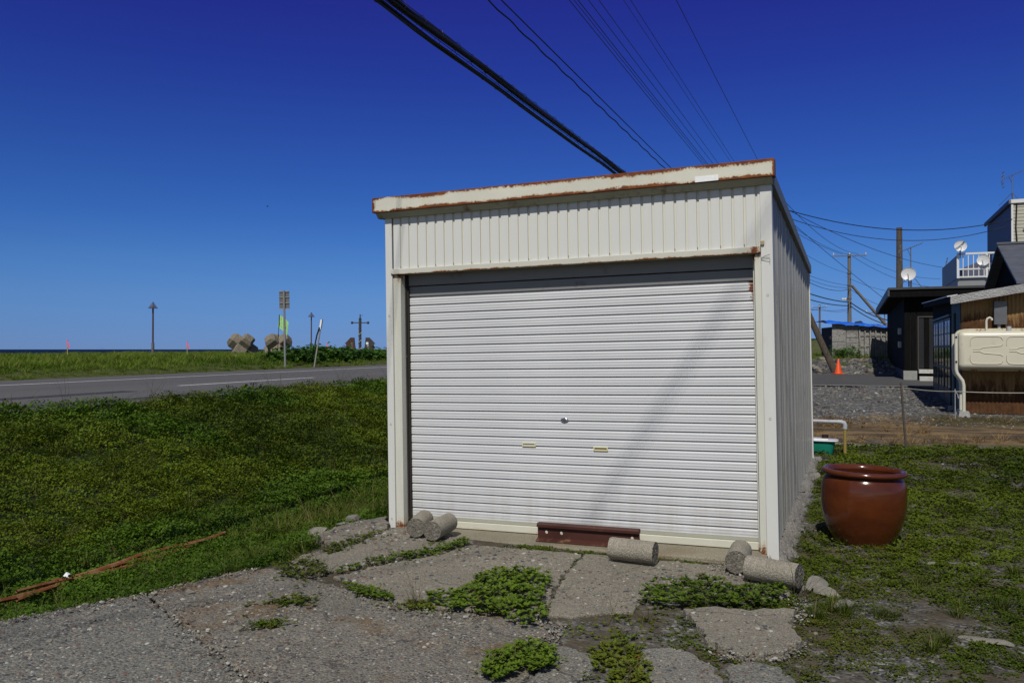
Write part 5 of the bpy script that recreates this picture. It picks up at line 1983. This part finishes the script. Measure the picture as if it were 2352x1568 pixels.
def scatter(name, pts, scl, var, sources, rot=None, tilt=.25, seed=1):
    """ONE object whose points carry instanced clumps"""
    n = len(pts)
    r = np.random.default_rng(seed)
    me = bpy.data.meshes.new(name)
    me.from_pydata(np.asarray(pts).tolist(), [], [])
    rt = np.stack([r.normal(0, tilt, n), r.normal(0, tilt, n), r.uniform(0, 6.283, n)], 1) if rot is None else rot
    a = me.attributes.new('rot', 'FLOAT_VECTOR', 'POINT')
    a.data.foreach_set('vector', rt.astype(np.float32).ravel())
    a = me.attributes.new('scl', 'FLOAT', 'POINT')
    a.data.foreach_set('value', np.asarray(scl, np.float32))
    a = me.attributes.new('var', 'INT', 'POINT')
    a.data.foreach_set('value', np.asarray(var, np.int32))
    for s_ in sources:
        for mm in s_.data.materials:
            if mm.name not in [x.name for x in me.materials]:
                me.materials.append(mm)
    o = link(name, me, None, None, kind='stuff')
    g = bpy.data.node_groups.new(name + "_scatter", 'GeometryNodeTree')
    g.interface.new_socket("Geometry", in_out='INPUT', socket_type='NodeSocketGeometry')
    g.interface.new_socket("Geometry", in_out='OUTPUT', socket_type='NodeSocketGeometry')
    nn = g.nodes.new
    gi, go = nn('NodeGroupInput'), nn('NodeGroupOutput')
    iop = nn('GeometryNodeInstanceOnPoints')
    iop.inputs['Pick Instance'].default_value = True
    jn = nn('GeometryNodeJoinGeometry')
    for s_ in sources[::-1]:
        oi = nn('GeometryNodeObjectInfo')
        oi.inputs['Object'].default_value = s_
        g2 = nn('GeometryNodeGeometryToInstance')
        g.links.new(oi.outputs['Geometry'], g2.inputs[0])
        g.links.new(g2.outputs[0], jn.inputs[0])
    g.links.new(gi.outputs[0], iop.inputs['Points'])
    g.links.new(jn.outputs[0], iop.inputs['Instance'])

    def attr(nm, ty):
        q = nn('GeometryNodeInputNamedAttribute')
        q.data_type = ty
        q.inputs['Name'].default_value = nm
        return q.outputs[0]

    g.links.new(attr('var', 'INT'), iop.inputs['Instance Index'])
    er = nn('FunctionNodeEulerToRotation')
    g.links.new(attr('rot', 'FLOAT_VECTOR'), er.inputs[0])
    g.links.new(er.outputs[0], iop.inputs['Rotation'])
    g.links.new(attr('scl', 'FLOAT'), iop.inputs['Scale'])
    g.links.new(iop.outputs[0], go.inputs[0])
    md = o.modifiers.new("scatter", 'NODES')
    md.node_group = g
    return o


def in_view(P, marg=.22):
    """keep what the photograph, or a camera a step beside it, could show"""
    P = np.asarray(P)
    y = np.maximum(P[:, 1], .1)
    u = P[:, 0] / y
    v = (P[:, 2] - CAMH) / y
    return (P[:, 1] > 1.5) & (np.abs(u) < .62 + marg) & (v > -.42 - marg)


def rs_pts(xr, s, dz=0.0):
    z = terrain(xr, s) + dz
    return np.stack([xr * CT + s * ST, -xr * ST + s * CT, z], 1)


def vnoise(x, y, f, seed):
    """smooth value noise in 0..1"""
    r = np.random.default_rng(seed)
    T_ = r.random((64, 64))
    a, b = x * f, y * f
    i, j = np.floor(a).astype(int), np.floor(b).astype(int)
    u, v = a - i, b - j
    u, v = u * u * (3 - 2 * u), v * v * (3 - 2 * v)
    g = lambda p, q: T_[p % 64, q % 64]
    return (g(i, j) * (1 - u) + g(i + 1, j) * u) * (1 - v) + (g(i, j + 1) * (1 - u) + g(i + 1, j + 1) * u) * v


def area_pts(x0, x1, s0, s1, dens, near=8.0, lo=.6, hi=2.6, seed=0):
    """random points, thinner and larger with distance; returns xr, s, size factor"""
    r = np.random.default_rng(seed)
    n = int((x1 - x0) * (s1 - s0) * dens / (lo * lo))
    x = r.uniform(x0, x1, n)
    s = r.uniform(s0, s1, n)
    d = np.hypot(x, s)
    k = np.clip(d / near, lo, hi)
    keep = r.random(n) < (lo / k) ** 2
    return x[keep], s[keep], k[keep]


SLAB_POLYS = [px_poly(p, z) for _, z, p in SLABS]


def in_poly(x, s, poly):
    c = np.zeros(len(x), bool)
    n = len(poly)
    for i in range(n):
        x1, y1 = poly[i]
        x2, y2 = poly[(i + 1) % n]
        cond = ((y1 > s) != (y2 > s)) & (x < (x2 - x1) * (s - y1) / (y2 - y1 + 1e-12) + x1)
        c ^= cond
    return c


def on_slab(x, s):
    c = np.zeros(len(x), bool)
    for p in SLAB_POLYS:
        c |= in_poly(x, s, p)
    return c


def in_garage(x, s, m=.05):
    return (x > -3.95 + 0 - m + .05) & (x < -.42 + m) & (s > 6.45) & (s < 12.7 + m)


gx0, gs0 = toRS(.4485, 6.8565)


def in_garage(x, s, m=.06):
    return (np.abs(x - gx0) < 1.69 + m) & (s > gs0 - .3) & (s < gs0 + 6.1 + m)


# --- ground cover on the bank and in the ditch
bl = [leaf_clump(f"bank_clump_{i}", 95, .15, .10, .0225, 'bank_leaf', 100 + i) for i in range(4)]
bg_ = [leaf_clump(f"bank_clump_green_{i}", 85, .15, .11, .0255, 'bank_leaf_green', 120 + i, .36) for i in range(3)]
x, s, k = area_pts(-11.0, -4.0, -.6, 32, 110, 9, .75, 1.45, 3)
P = rs_pts(x, s, -.01)
edge = np.interp(s, [0, 3.3, 4.6, 5.0, 6.7, 7.2, 40], [-4.72, -4.68, -4.2, -4.02, -4.12, -4.05, -4.0])
dry = np.hypot((x + 9.6) / 1.3, (s - 20.0) / 2.4) < 1
keep = in_view(P) & (x < edge) & ~on_slab(x, s) & ~in_garage(x, s) & ~dry & (x > -10.75 - .25 * vnoise(s, s * 0, .8, 4))
# the rusty bars stay clear
bx0, bs0 = toRS(pa.x, pa.y)
bx1, bs1 = toRS(pb.x, pb.y)
tt = np.clip((s - bs0) / (bs1 - bs0), 0, 1)
dbar = np.abs(x - (bx0 + (bx1 - bx0) * tt) - .03)
keep &= ~((dbar < .045 + .06 * vnoise(x, s, 3, 9)) & (s > bs0 - .1) & (s < bs1 - .15))
x, s, k, P = x[keep], s[keep], k[keep], P[keep]
gsel = sm(.44, .60, vnoise(x, s, .55, 11) * .75 + .35 * sm(-8.5, -6, x) * sm(14, 6, s) * .8 + .1) > rng.random(len(x))
P[:, 2] += .16 * (.6 * vnoise(x, s, 1.3, 12) + .4 * vnoise(x, s, 3.6, 13) - .4) * sm(-4.2, -5.2, x) * sm(-10.9, -9.8, x)
var = np.where(gsel, 4 + rng.integers(0, 3, len(x)), rng.integers(0, 4, len(x)))
scatter("bank_ground_cover", P, k * rng.uniform(.75, 1.25, len(x)), var, bl + bg_, tilt=.3, seed=2)

# --- grass among it: ditch edge, slope foot, next to the garage
gt = [grass_tuft(f"grass_tuft_{i}", 26, .05, .24, 'blade', 200 + i, .0035, .9, .35) for i in range(4)]
x, s, k = area_pts(-11.4, -3.9, -.4, 24, 40, 8, .8, 2.2, 5)
P = rs_pts(x, s, .0)
dens = .20 + .75 * sm(-5.5, -4.5, x) * sm(1, 5, s) + .5 * sm(.55, .7, vnoise(x, s, .7, 21)) + .5 * sm(-10.2, -10.9, x) + .5 * (s > 7) * sm(-6.5, -4.5, x)
edge = np.interp(s, [0, 3.3, 4.6, 5.0, 6.7, 7.2, 40], [-4.72, -4.60, -4.12, -4.0, -4.12, -4.05, -4.0])
keep = in_view(P) & (rng.random(len(x)) < dens) & (x < edge) & ~on_slab(x, s) & ~in_garage(x, s) & (x > -11.0)
scatter("ditch_grass", P[keep], (np.clip(k, .7, 1.1) * rng.uniform(.5, 1.1, len(x)) * (1 - .4 * sm(-9.5, -10.7, x)))[keep], rng.integers(0, 4, keep.sum()), gt, tilt=.2, seed=4)

lg = [grass_tuft(f"long_grass_{i}", 34, .07, .34, 'long_blade', 215 + i, .0035, 1.1, .45, 4) for i in range(3)]
x, s, k = area_pts(-5.6, -3.75, 5.2, 14, 60, 8, .8, 1.6, 25)
P = rs_pts(x, s, .0)
keep = ~on_slab(x, s) & ~in_garage(x, s) & (vnoise(x, s, 1.2, 26) > .30)
scatter("long_grass", P[keep], (k * rng.uniform(.45, .95, len(x)))[keep], rng.integers(0, 3, keep.sum()), lg, tilt=.25, seed=27)

# --- dark thin stalks along the road edge
st = [grass_tuft(f"stalk_{i}", 7, .05, .55, 'stalk', 230 + i, .0028, .8, .7, 5) for i in range(3)]
s = np.concatenate([rng.uniform(6.5, 10.5, 26), rng.uniform(12.5, 19, 46), rng.uniform(6, 24, 20)])
x = rng.uniform(-11.0, -10.2, len(s))
scatter("road_edge_stalks", rs_pts(x, s, .05), rng.uniform(.6, 1.25, len(s)), rng.integers(0, 3, len(s)), st, tilt=.25, seed=6)

n = 260
x, s = rng.uniform(-10.4, -4.6, n), rng.uniform(2, 22, n)
P = rs_pts(x, s, .03)
kp = in_view(P) & (np.abs(x - (bx0 + (bx1 - bx0) * np.clip((s - bs0) / (bs1 - bs0), 0, 1))) > .3)
scatter("bank_stalks", P[kp], rng.uniform(.35, .75, kp.sum()), rng.integers(0, 3, kp.sum()), st, tilt=.4, seed=61)

# --- berm grass beyond the road
bt = [grass_tuft(f"berm_tuft_{i}", 40, .16, .34, 'berm_blade', 250 + i, .008, 1.0, .4) for i in range(5)]
x, s, k = area_pts(-75, -20.35, -4, 90, 16, 26, .8, 2.2, 7)
P = rs_pts(x, s, -.02)
keep = in_view(P, .12) & ((x > -52) | (rng.random(len(x)) < .5))
hgt = .42 + .38 * sm(-20.3, -23, x) + .40 * (vnoise(x, s, .35, 31) - .4)
scatter("berm_grass", P[keep], (np.clip(k, .8, 1.25) * hgt * rng.uniform(.8, 1.2, len(x)))[keep] * np.where(x[keep] < -27, .7, 1), rng.integers(0, 5, keep.sum()), bt, tilt=.12, seed=8)
s = rng.uniform(10, 60, 60)
x = rng.uniform(-34, -23, 60)
scatter("tall_berm_stalks", rs_pts(x, s), rng.uniform(.9, 1.5, 60), rng.integers(0, 3, 60), st, tilt=.15, seed=9)

# --- hedge of big-leaved shrubs across the road
sl_ = [leaf_clump(f"shrub_clump_{i}", 34, .32, .22, .20, 'shrub_leaf', 300 + i, .42, .2) for i in range(4)]
HED = [(-22.2, 29.3, .85, "leafy dark green shrub beside the road sign, first of the hedge"), (-22.3, 31.4, .95, "dark green shrub with broad leaves at the leaning marker post"),
       (-22.4, 33.6, .85, "low broad-leaved shrub just past the leaning marker post"), (-22.6, 36.0, .74, "broad-leaved shrub in front of the anchor's left fluke"),
       (-22.5, 38.4, .78, "broad-leaved shrub in front of the anchor's right fluke"), (-22.4, 41.0, .9, "last dark shrub of the hedge, at the garage corner"), (-22.5, 44.0, 1.1, "dark shrub hidden mostly by the garage corner")]


def leafy(name, pts, scl, L_, mat, label, cat, grp, seed, per=30, rad=.32, wr=.42):
    """a shrub as one mesh of real leaves"""
    r = random.Random(seed)
    vs, fs, val = [], [], []
    for p_, k_ in zip(pts, scl):
        v0 = r.random()
        for q in range(per):
            c = Vector(p_) + Vector((r.gauss(0, rad * .5), r.gauss(0, rad * .5), r.gauss(0, rad * .3))) * k_
            a_ = r.uniform(0, 6.283)
            ti = r.uniform(-.5, .5)
            l = L_ * k_ * r.uniform(.55, 1.15)
            leaf(vs, fs, val, c, Vector((r.gauss(0, .4), r.gauss(0, .4) - .25, 1)), Vector((math.cos(a_) * math.cos(ti), math.sin(a_) * math.cos(ti), math.sin(ti))), l, l * wr, min(1, v0 * .5 + .5 * r.random()))
    me = bpy.data.meshes.new(name)
    me.from_pydata([tuple(v) for v in vs], [], fs)
    at = me.attributes.new('v', 'FLOAT', 'FACE')
    at.data.foreach_set('value', np.asarray(val, np.float32))
    me.materials.append(M[mat])
    me.shade_smooth()
    o = link(name, me)
    tag(o, label, cat, grp)
    return o


for i, (hx_, hs_, hh_, lb) in enumerate(HED):
    r_ = np.random.default_rng(500 + i)
    n = 95
    a = r_.uniform(0, 6.283, n)
    d = np.sqrt(r_.random(n))
    px_, ps_ = hx_ + 1.0 * d * np.cos(a), hs_ + 1.5 * d * np.sin(a)
    z = (hh_ - .22) * (1 - .55 * d ** 2) * r_.uniform(.25, 1.0, n) - .12
    leafy("shrub", rs_pts(px_, ps_, z), r_.uniform(.7, 1.2, n), .20, 'shrub_leaf', lb, "shrub", "broad-leaved shrubs across the road", 520 + i)

# --- scraped pile of dry stuff behind the garage
dc = [grass_tuft(f"dry_tuft_{i}", 30, .12, .16, 'straw', 330 + i, .004, 1.6, 1.2) for i in range(3)]
n = 620
a = rng.uniform(0, 6.283, n)
d = np.sqrt(rng.random(n))
x, s = -9.6 + 1.35 * d * np.cos(a), 20 + 2.5 * d * np.sin(a)
P = rs_pts(x, s)
P[:, 2] += .40 * sm(1, 0, np.hypot((x + 9.6) / 1.5, (s - 20) / 2.6)) - .02
scatter("dry_brush_pile", P, rng.uniform(.6, 1.3, n), rng.integers(0, 3, n), dc, tilt=.5, seed=10)

# --- straw on the brown strip of the yard
x, s, k = area_pts(-.6, 9, 14.6, 19.0, 26, 14, .8, 2, 13)
P = rs_pts(x, s, .0)
keep = in_view(P) & (vnoise(x, s * 2, .9, 41) + .25 * rng.random(len(x)) > .58)
scatter("yard_straw", P[keep], (rng.uniform(.5, 1.0, len(x)))[keep], rng.integers(0, 3, keep.sum()), dc, tilt=.4, seed=14)

# --- weedy yard on the right
ll = [rosette_clump(f"lawn_clump_{i}", 19, .09, .042, .0175, 'lawn_leaf', 400 + i) for i in range(4)]
lo_ = [rosette_clump(f"lawn_clump_olive_{i}", 14, .09, .032, .016, 'pad_leaf_olive', 420 + i) for i in range(3)]
x, s, k = area_pts(-2.6, 9.5, 1.2, 15.6, 280, 7.5, .7, 1.7, 15)
P = rs_pts(x, s, -.003)
jx, js = toRS(jar.location.x, jar.location.y)
nz = vnoise(x, s, 1.6, 51) * .6 + vnoise(x, s, 4.2, 52) * .4
cov = .70 + .10 * sm(5.2, 6, s) + .22 * sm(5.5, 9, s) + .20 * sm(7.5, 6.0, s) * sm(1.2, -.5, x) - .17 * sm(5.8, 4.3, s) * sm(-1.2, .3, x) - .10 * sm(5.2, 4.2, s)
cov = np.where((s > 11.5) & (x < 1.2), cov - .35, cov)
edge_s = 14.6 + .9 * (vnoise(x, s * 0, .6, 53) - .5)
keep = in_view(P) & (nz < cov) & (s < edge_s) & ~on_slab(x, s) & ~in_garage(x, s, .12) & (np.hypot(x - jx, s - js) > .3)
keep &= ~((x < -.95) & (s < 5.35)) | ((x < -.95) & (s < 5.35) & (nz < .30))
keep &= (x > -.52) | (s < 6.4)
x, s, k, P, nz = x[keep], s[keep], k[keep], P[keep], nz[keep]
ol = (vnoise(x, s, .9, 55) + .35 * sm(6.2, 4.2, s)) > .72
var = np.where(ol, 4 + rng.integers(0, 3, len(x)), rng.integers(0, 4, len(x)))
scatter("yard_weeds", P, k * rng.uniform(.55, 1.2, len(x)) * .82, var, ll + lo_, tilt=.2, seed=16)

# --- tufts of grass in the yard
TUFT = [(1905, 1400, 1.0), (1880, 1420, .8), (1950, 1415, .8), (2020, 1415, .7), (2050, 1420, .6), (2200, 1420, .7), (2290, 1400, .9), (2240, 1330, .7), (2150, 1500, .9), (2170, 1480, .7), (2330, 1320, .8), (1700 + 310, 1270, .5),
        (2110, 1345, .5), (2300, 1240, .6), (2180, 1130, .6), (2080, 1060, .6), (1960, 1030 + 28, .5), (2230, 1190, .5), (2130, 1110, .5), (2095, 1160, .6), (720, 1318, .6), (735, 1305, .6), (655, 1285, .9), (672, 1262, .9), (1832, 1240, .5), (1850, 1105, .8), (1842, 1130, .5), (2010, 1190, .5), (2060, 1180, .5)]
pt, scs = [], []
for (u, v, k_) in TUFT:
    for j in range(5):
        q = onz(u + random.uniform(-14, 14), v + random.uniform(-6, 6), .0)
        pt.append((q.x, q.y, float(terrain(*toRS(q.x, q.y)))))
        scs.append(k_ * random.uniform(.45, .8))
scatter("yard_grass_tufts", np.array(pt), np.array(scs), rng.integers(0, 4, len(pt)), gt, tilt=.12, seed=18)


# --- weeds in the joints of the apron
def patch(label, poly, n, mat, rad=.05, L_=.022, h=.05, seed=0, scale=1.0, z=.035):
    """a low plant that fills a patch of the broken concrete"""
    r = random.Random(seed)
    pl = px_poly(poly, z)
    xs_ = [p[0] for p in pl]
    ys_ = [p[1] for p in pl]
    vs, fs, val = [], [], []
    cx, cy = sum(xs_) / len(xs_), sum(ys_) / len(ys_)
    cnt = 0
    tries = 0
    while cnt < n and tries < n * 30:
        tries += 1
        x_, y_ = r.uniform(min(xs_), max(xs_)), r.uniform(min(ys_), max(ys_))
        if not in_poly(np.array([x_]), np.array([y_]), pl)[0]:
            continue
        cnt += 1
        e_ = min(1, .45 + .55 * vnoise(np.array([x_]), np.array([y_]), 9, seed)[0] * 1.4)
        c = Vector((x_, y_, z - .01 + h * e_ * r.uniform(.3, 1.0)))
        v0 = r.random()
        m_ = r.randint(5, 7)
        for q in range(m_):
            b = 2 * math.pi * q / m_ + r.uniform(-.4, .4)
            el = r.uniform(.05, .8)
            tip = Vector((math.cos(b) * math.cos(el), math.sin(b) * math.cos(el), math.sin(el)))
            l = L_ * r.uniform(.65, 1.2)
            leaf(vs, fs, val, c, Vector((-math.cos(b) * .6, -math.sin(b) * .6, 1)), tip, l, l * .32, min(1, v0 * .6 + .4 * r.random()), .15)
    me = bpy.data.meshes.new("weed_plant")
    me.from_pydata([tuple(v) for v in vs], [], fs)
    at = me.attributes.new('v', 'FLOAT', 'FACE')
    at.data.foreach_set('value', np.asarray(val, np.float32))
    me.materials.append(M[mat])
    me.shade_smooth()
    o = link("weed_plant", me, None, MROAD)
    tag(o, label, "weed", "weeds growing through the broken concrete")
    return o


patch("largest bright green weed patch, mid apron below the crack", [(975, 1378), (1060, 1365), (1095, 1330), (1150, 1318), (1205, 1320), (1262, 1325), (1270, 1345), (1245, 1362), (1255, 1385), (1240, 1410), (1262, 1432), (1200, 1440), (1150, 1420), (1080, 1410), (1020, 1405), (1000, 1390)], 620, 'pad_leaf', .05, .030, .075, 1)
patch("low weed tail running left of the largest patch towards the crack", [(770, 1338), (850, 1352), (900, 1362), (905, 1378), (860, 1376), (815, 1362)], 110, 'pad_leaf', .05, .022, .035, 2)
patch("thin weeds leading into the largest patch from the left", [(915, 1385), (985, 1378), (1000, 1402), (940, 1400)], 60, 'pad_leaf_olive', .05, .02, .03, 3)
patch("weed row in the slanting joint below the two paired cylinders", [(770, 1312), (850, 1290), (940, 1270), (1010, 1255), (1072, 1240), (1080, 1250), (1010, 1272), (940, 1284), (850, 1302), (780, 1318)], 250, 'pad_leaf', .05, .022, .045, 4)
patch("weed patch in front of the cylinder at the corner post", [(1465, 1362), (1530, 1345), (1580, 1338), (1650, 1338), (1690, 1352), (1790, 1350), (1805, 1368), (1780, 1390), (1700, 1395), (1620, 1388), (1560, 1398), (1490, 1385)], 420, 'pad_leaf', .05, .027, .07, 5)
patch("olive weeds creeping in the sunken soil between the slabs", [(1290, 1440), (1400, 1415), (1480, 1398), (1570, 1400), (1600, 1440), (1540, 1480), (1460, 1490), (1360, 1490), (1310, 1465)], 190, 'pad_leaf_olive', .05, .02, .03, 6, z=.0)
patch("rounded green weed patch at the front edge of the worn slabs", [(1110, 1520), (1160, 1490), (1220, 1482), (1270, 1500), (1285, 1525), (1250, 1545), (1200, 1542), (1160, 1568), (1110, 1560)], 330, 'pad_leaf', .05, .024, .06, 7)
patch("olive weed patch beside the rounded green one at the front", [(1350, 1500), (1430, 1480), (1470, 1500), (1495, 1540), (1500, 1580), (1420, 1590), (1370, 1550)], 230, 'pad_leaf_olive', .05, .024, .05, 8, z=.01)
patch("weeds spilling over the left edge of the upper slab", [(625, 1300), (700, 1285), (745, 1300), (750, 1318), (690, 1330), (645, 1325)], 120, 'pad_leaf_olive', .05, .024, .05, 9)
patch("small weed tuft on the coarse slab left of the largest patch", [(620, 1385), (670, 1368), (715, 1375), (690, 1388), (640, 1392)], 60, 'pad_leaf_olive', .05, .02, .03, 10)
patch("tiny dark weed on the coarse slab near the bottom crack", [(585, 1432), (640, 1424), (640, 1440), (600, 1445)], 26, 'pad_leaf_olive', .05, .018, .02, 11)
patch("weeds between the pale stones and the corner cylinder", [(1700, 1330), (1750, 1348), (1830, 1370), (1850, 1400), (1820, 1410), (1790, 1380)], 70, 'pad_leaf_olive', .05, .02, .03, 12, z=.0)
patch("green strip of weeds along the left broken slab", [(735, 1262), (800, 1240), (850, 1225), (880, 1222), (820, 1250), (760, 1272)], 110, 'pad_leaf_olive', .05, .022, .04, 13)

# --- single rosettes and runners that stray from the weed patches, and thin blades among them
sg_ = [rosette_clump(f"stray_{i}", 2 + i % 3, .03 + .012 * i, .018, .018, ['pad_leaf', 'pad_leaf_olive'][i % 2], 440 + i) for i in range(4)]
pt = []
for o_ in [q for q in COL.objects if q.name.startswith("weed_plant")]:
    cc = np.empty(len(o_.data.vertices) * 3, np.float32)
    o_.data.vertices.foreach_get('co', cc)
    cc = cc.reshape(-1, 3)
    for j in rng.integers(0, len(cc), 26):
        a_ = rng.uniform(0, 6.283)
        d_ = abs(rng.normal(0, .11))
        X_, S_ = cc[j, 0] + d_ * math.cos(a_), cc[j, 1] + d_ * .8 * math.sin(a_)
        q = W(X_, S_, .03)
        pt.append((q.x, q.y, .028 if on_slab(np.array([X_]), np.array([S_]))[0] else .014))
scatter("stray_weeds", np.array(pt), rng.uniform(.5, 1.2, len(pt)), rng.integers(0, 4, len(pt)), sg_, tilt=.2, seed=90)
sel = rng.integers(0, len(pt), 70)
scatter("apron_grass", np.array(pt)[sel], rng.uniform(.25, .6, 70), rng.integers(0, 3, 70), st, tilt=.3, seed=91)
jr = rng.uniform(0, 6.283, 70)
rr = rng.uniform(.20, .36, 70)
scatter("jar_foot_weeds", np.stack([jar.location.x + rr * np.cos(jr), jar.location.y + rr * np.sin(jr), np.full(70, .0)], 1), rng.uniform(.6, 1.1, 70), rng.integers(0, 7, 70), ll + lo_, tilt=.25, seed=92)

# --- grass by the hut and the pole
x, s, k = area_pts(-5, 8, 36.8, 62, 7, 30, .8, 2.2, 23)
P = rs_pts(x, s)
keep = (rng.random(len(x)) < (.12 + .9 * sm(44, 47.5, s))) & (vnoise(x, s, .5, 61) > .3)
scatter("hut_grass", P[keep], (rng.uniform(.5, 1.0, len(x)))[keep], rng.integers(0, 5, keep.sum()), bt, tilt=.15, seed=24)
q = aty(1940, 812, 44.5)
n = 60
xx, yy = q.x + rng.normal(0, .45, n), 44.5 + rng.normal(0, .35, n)
leafy("bush", np.stack([xx, yy, ground_at(q.x, 44.5).z + rng.uniform(.0, .55, n)], 1), rng.uniform(.7, 1.2, n), .22, 'shrub_leaf', "round grassy bush growing against the weathered hut", "bush", None, 25, 24, .3, .12)


# --- loose stones
def pebble_src(i):
    r = random.Random(700 + i)
    bm = bmesh.new()
    bmesh.ops.create_icosphere(bm, subdivisions=1, radius=1)
    for v in bm.verts:
        v.co *= r.uniform(.7, 1.15)
        v.co.z *= .55
        v.co.x *= 1.25
    me = bpy.data.meshes.new("pebble")
    bm.to_mesh(me)
    bm.free()
    n = N(f"pebble_stone_{i}")
    tone = [(.055, .058, .065), (.15, .14, .115), (.21, .19, .15), (.34, .325, .29), (.135, .085, .065)][i]
    me.materials.append(n.fin(n.ramp(n.noise(3, 3), [(.3, tuple(c * .8 for c in tone)), (.7, tuple(c * 1.2 for c in tone))]), .9, .2))
    o = bpy.data.objects.new("pebble", me)
    SRC.append(o)
    return o


pb_ = [pebble_src(i) for i in range(5)]
x, s, k = area_pts(-2.5, 10, 1.5, 14, 90, 7, .7, 2.0, 71)
P = rs_pts(x, s, .002)
keep = in_view(P) & ~on_slab(x, s) & ~in_garage(x, s) & (rng.random(len(x)) < np.clip(.25 + .8 * vnoise(x, s, 1.1, 72), 0, 1))
scatter("yard_gravel", P[keep], (k * rng.choice([.006, .008, .011, .017], len(x), p=[.4, .35, .2, .05]))[keep], rng.choice(5, keep.sum(), p=[.3, .3, .2, .08, .12]), pb_, tilt=.3, seed=73)
x, s, k = area_pts(-1.5, 12, 17.5, 28.4, 60, 20, .8, 1.6, 75)
P = rs_pts(x, s, .002)
keep = in_view(P) & (rng.random(len(x)) < .8)
scatter("lane_gravel", P[keep], (k * rng.choice([.014, .02, .03, .045], len(x), p=[.35, .4, .2, .05]))[keep], rng.choice(5, keep.sum(), p=[.3, .33, .22, .05, .1]), pb_, tilt=.3, seed=76)
x, s, k = area_pts(-5, 4, 36.6, 46, 22, 30, .8, 1.6, 77)
scatter("bank_rubble", rs_pts(x, s, .01), k * rng.choice([.03, .05, .08, .13], len(x), p=[.35, .4, .2, .05]), rng.choice(5, len(x), p=[.3, .3, .22, .08, .1]), pb_, tilt=.3, seed=78)
# crumbled concrete along the cracks and the rough edges of the apron
pt = []
CR = [[(338, 1361), (426, 1437), (506, 1496), (592, 1582)], [(760, 1335), (860, 1375), (960, 1400), (1105, 1408)], [(0, 1428), (200, 1390), (330, 1364), (490, 1325), (600, 1305)], [(1640, 1296), (1700, 1320), (1660, 1300)],
      [(1640, 1490), (1700, 1505), (1800, 1500), (1845, 1470)], [(1250, 1470), (1290, 1440), (1240, 1416)], [(1830, 1360), (1845, 1400), (1815, 1425)]]
wd = [26, 26, 9, 12, 14, 14, 16]
for ln, w_ in zip(CR, wd):
    for i in range(len(ln) - 1):
        for j in range(110):
            t = random.random()
            u = ln[i][0] + (ln[i + 1][0] - ln[i][0]) * t + random.gauss(0, w_)
            v = ln[i][1] + (ln[i + 1][1] - ln[i][1]) * t + random.gauss(0, w_ * .35)
            q = onz(u, v, .04)
            pt.append((q.x, q.y, .040 if on_slab(*[np.array([c]) for c in toRS(q.x, q.y)])[0] else .024))
pt = np.array(pt)
scatter("concrete_crumbs", pt, rng.choice([.003, .005, .008, .013], len(pt), p=[.4, .35, .2, .05]), rng.choice(5, len(pt), p=[.1, .25, .35, .2, .1]), pb_, tilt=.3, seed=79)
# exposed aggregate standing proud of the coarse slabs
x, s, k = area_pts(-5.2, -.4, 1.3, 6.4, 1900, 5.0, .7, 1.5, 81)
cs = np.zeros(len(x), bool)
zc = np.zeros(len(x))
for (mt_, zt_, _), pl in zip(SLABS, SLAB_POLYS):
    ip = in_poly(x, s, pl)
    if True:
        cs |= ip if mt_ != 'pad_fine' else (ip & (vnoise(x, s, 1.9, 84) + .5 * rng.random(len(x)) > .72))
        zc[ip] = zt_
keep = cs & (rng.random(len(x)) < .35 + .5 * sm(.35, .65, vnoise(x, s, 2.5, 82)))
P = np.stack([x * CT + s * ST, -x * ST + s * CT, zc - .0015], 1)
keep &= in_view(P)
scatter("exposed_aggregate", P[keep], (k * rng.choice([.004, .007, .011, .017], len(x), p=[.35, .35, .24, .06]))[keep], rng.choice(5, keep.sum(), p=[.24, .30, .22, .10, .14]), pb_, tilt=.2, seed=83)
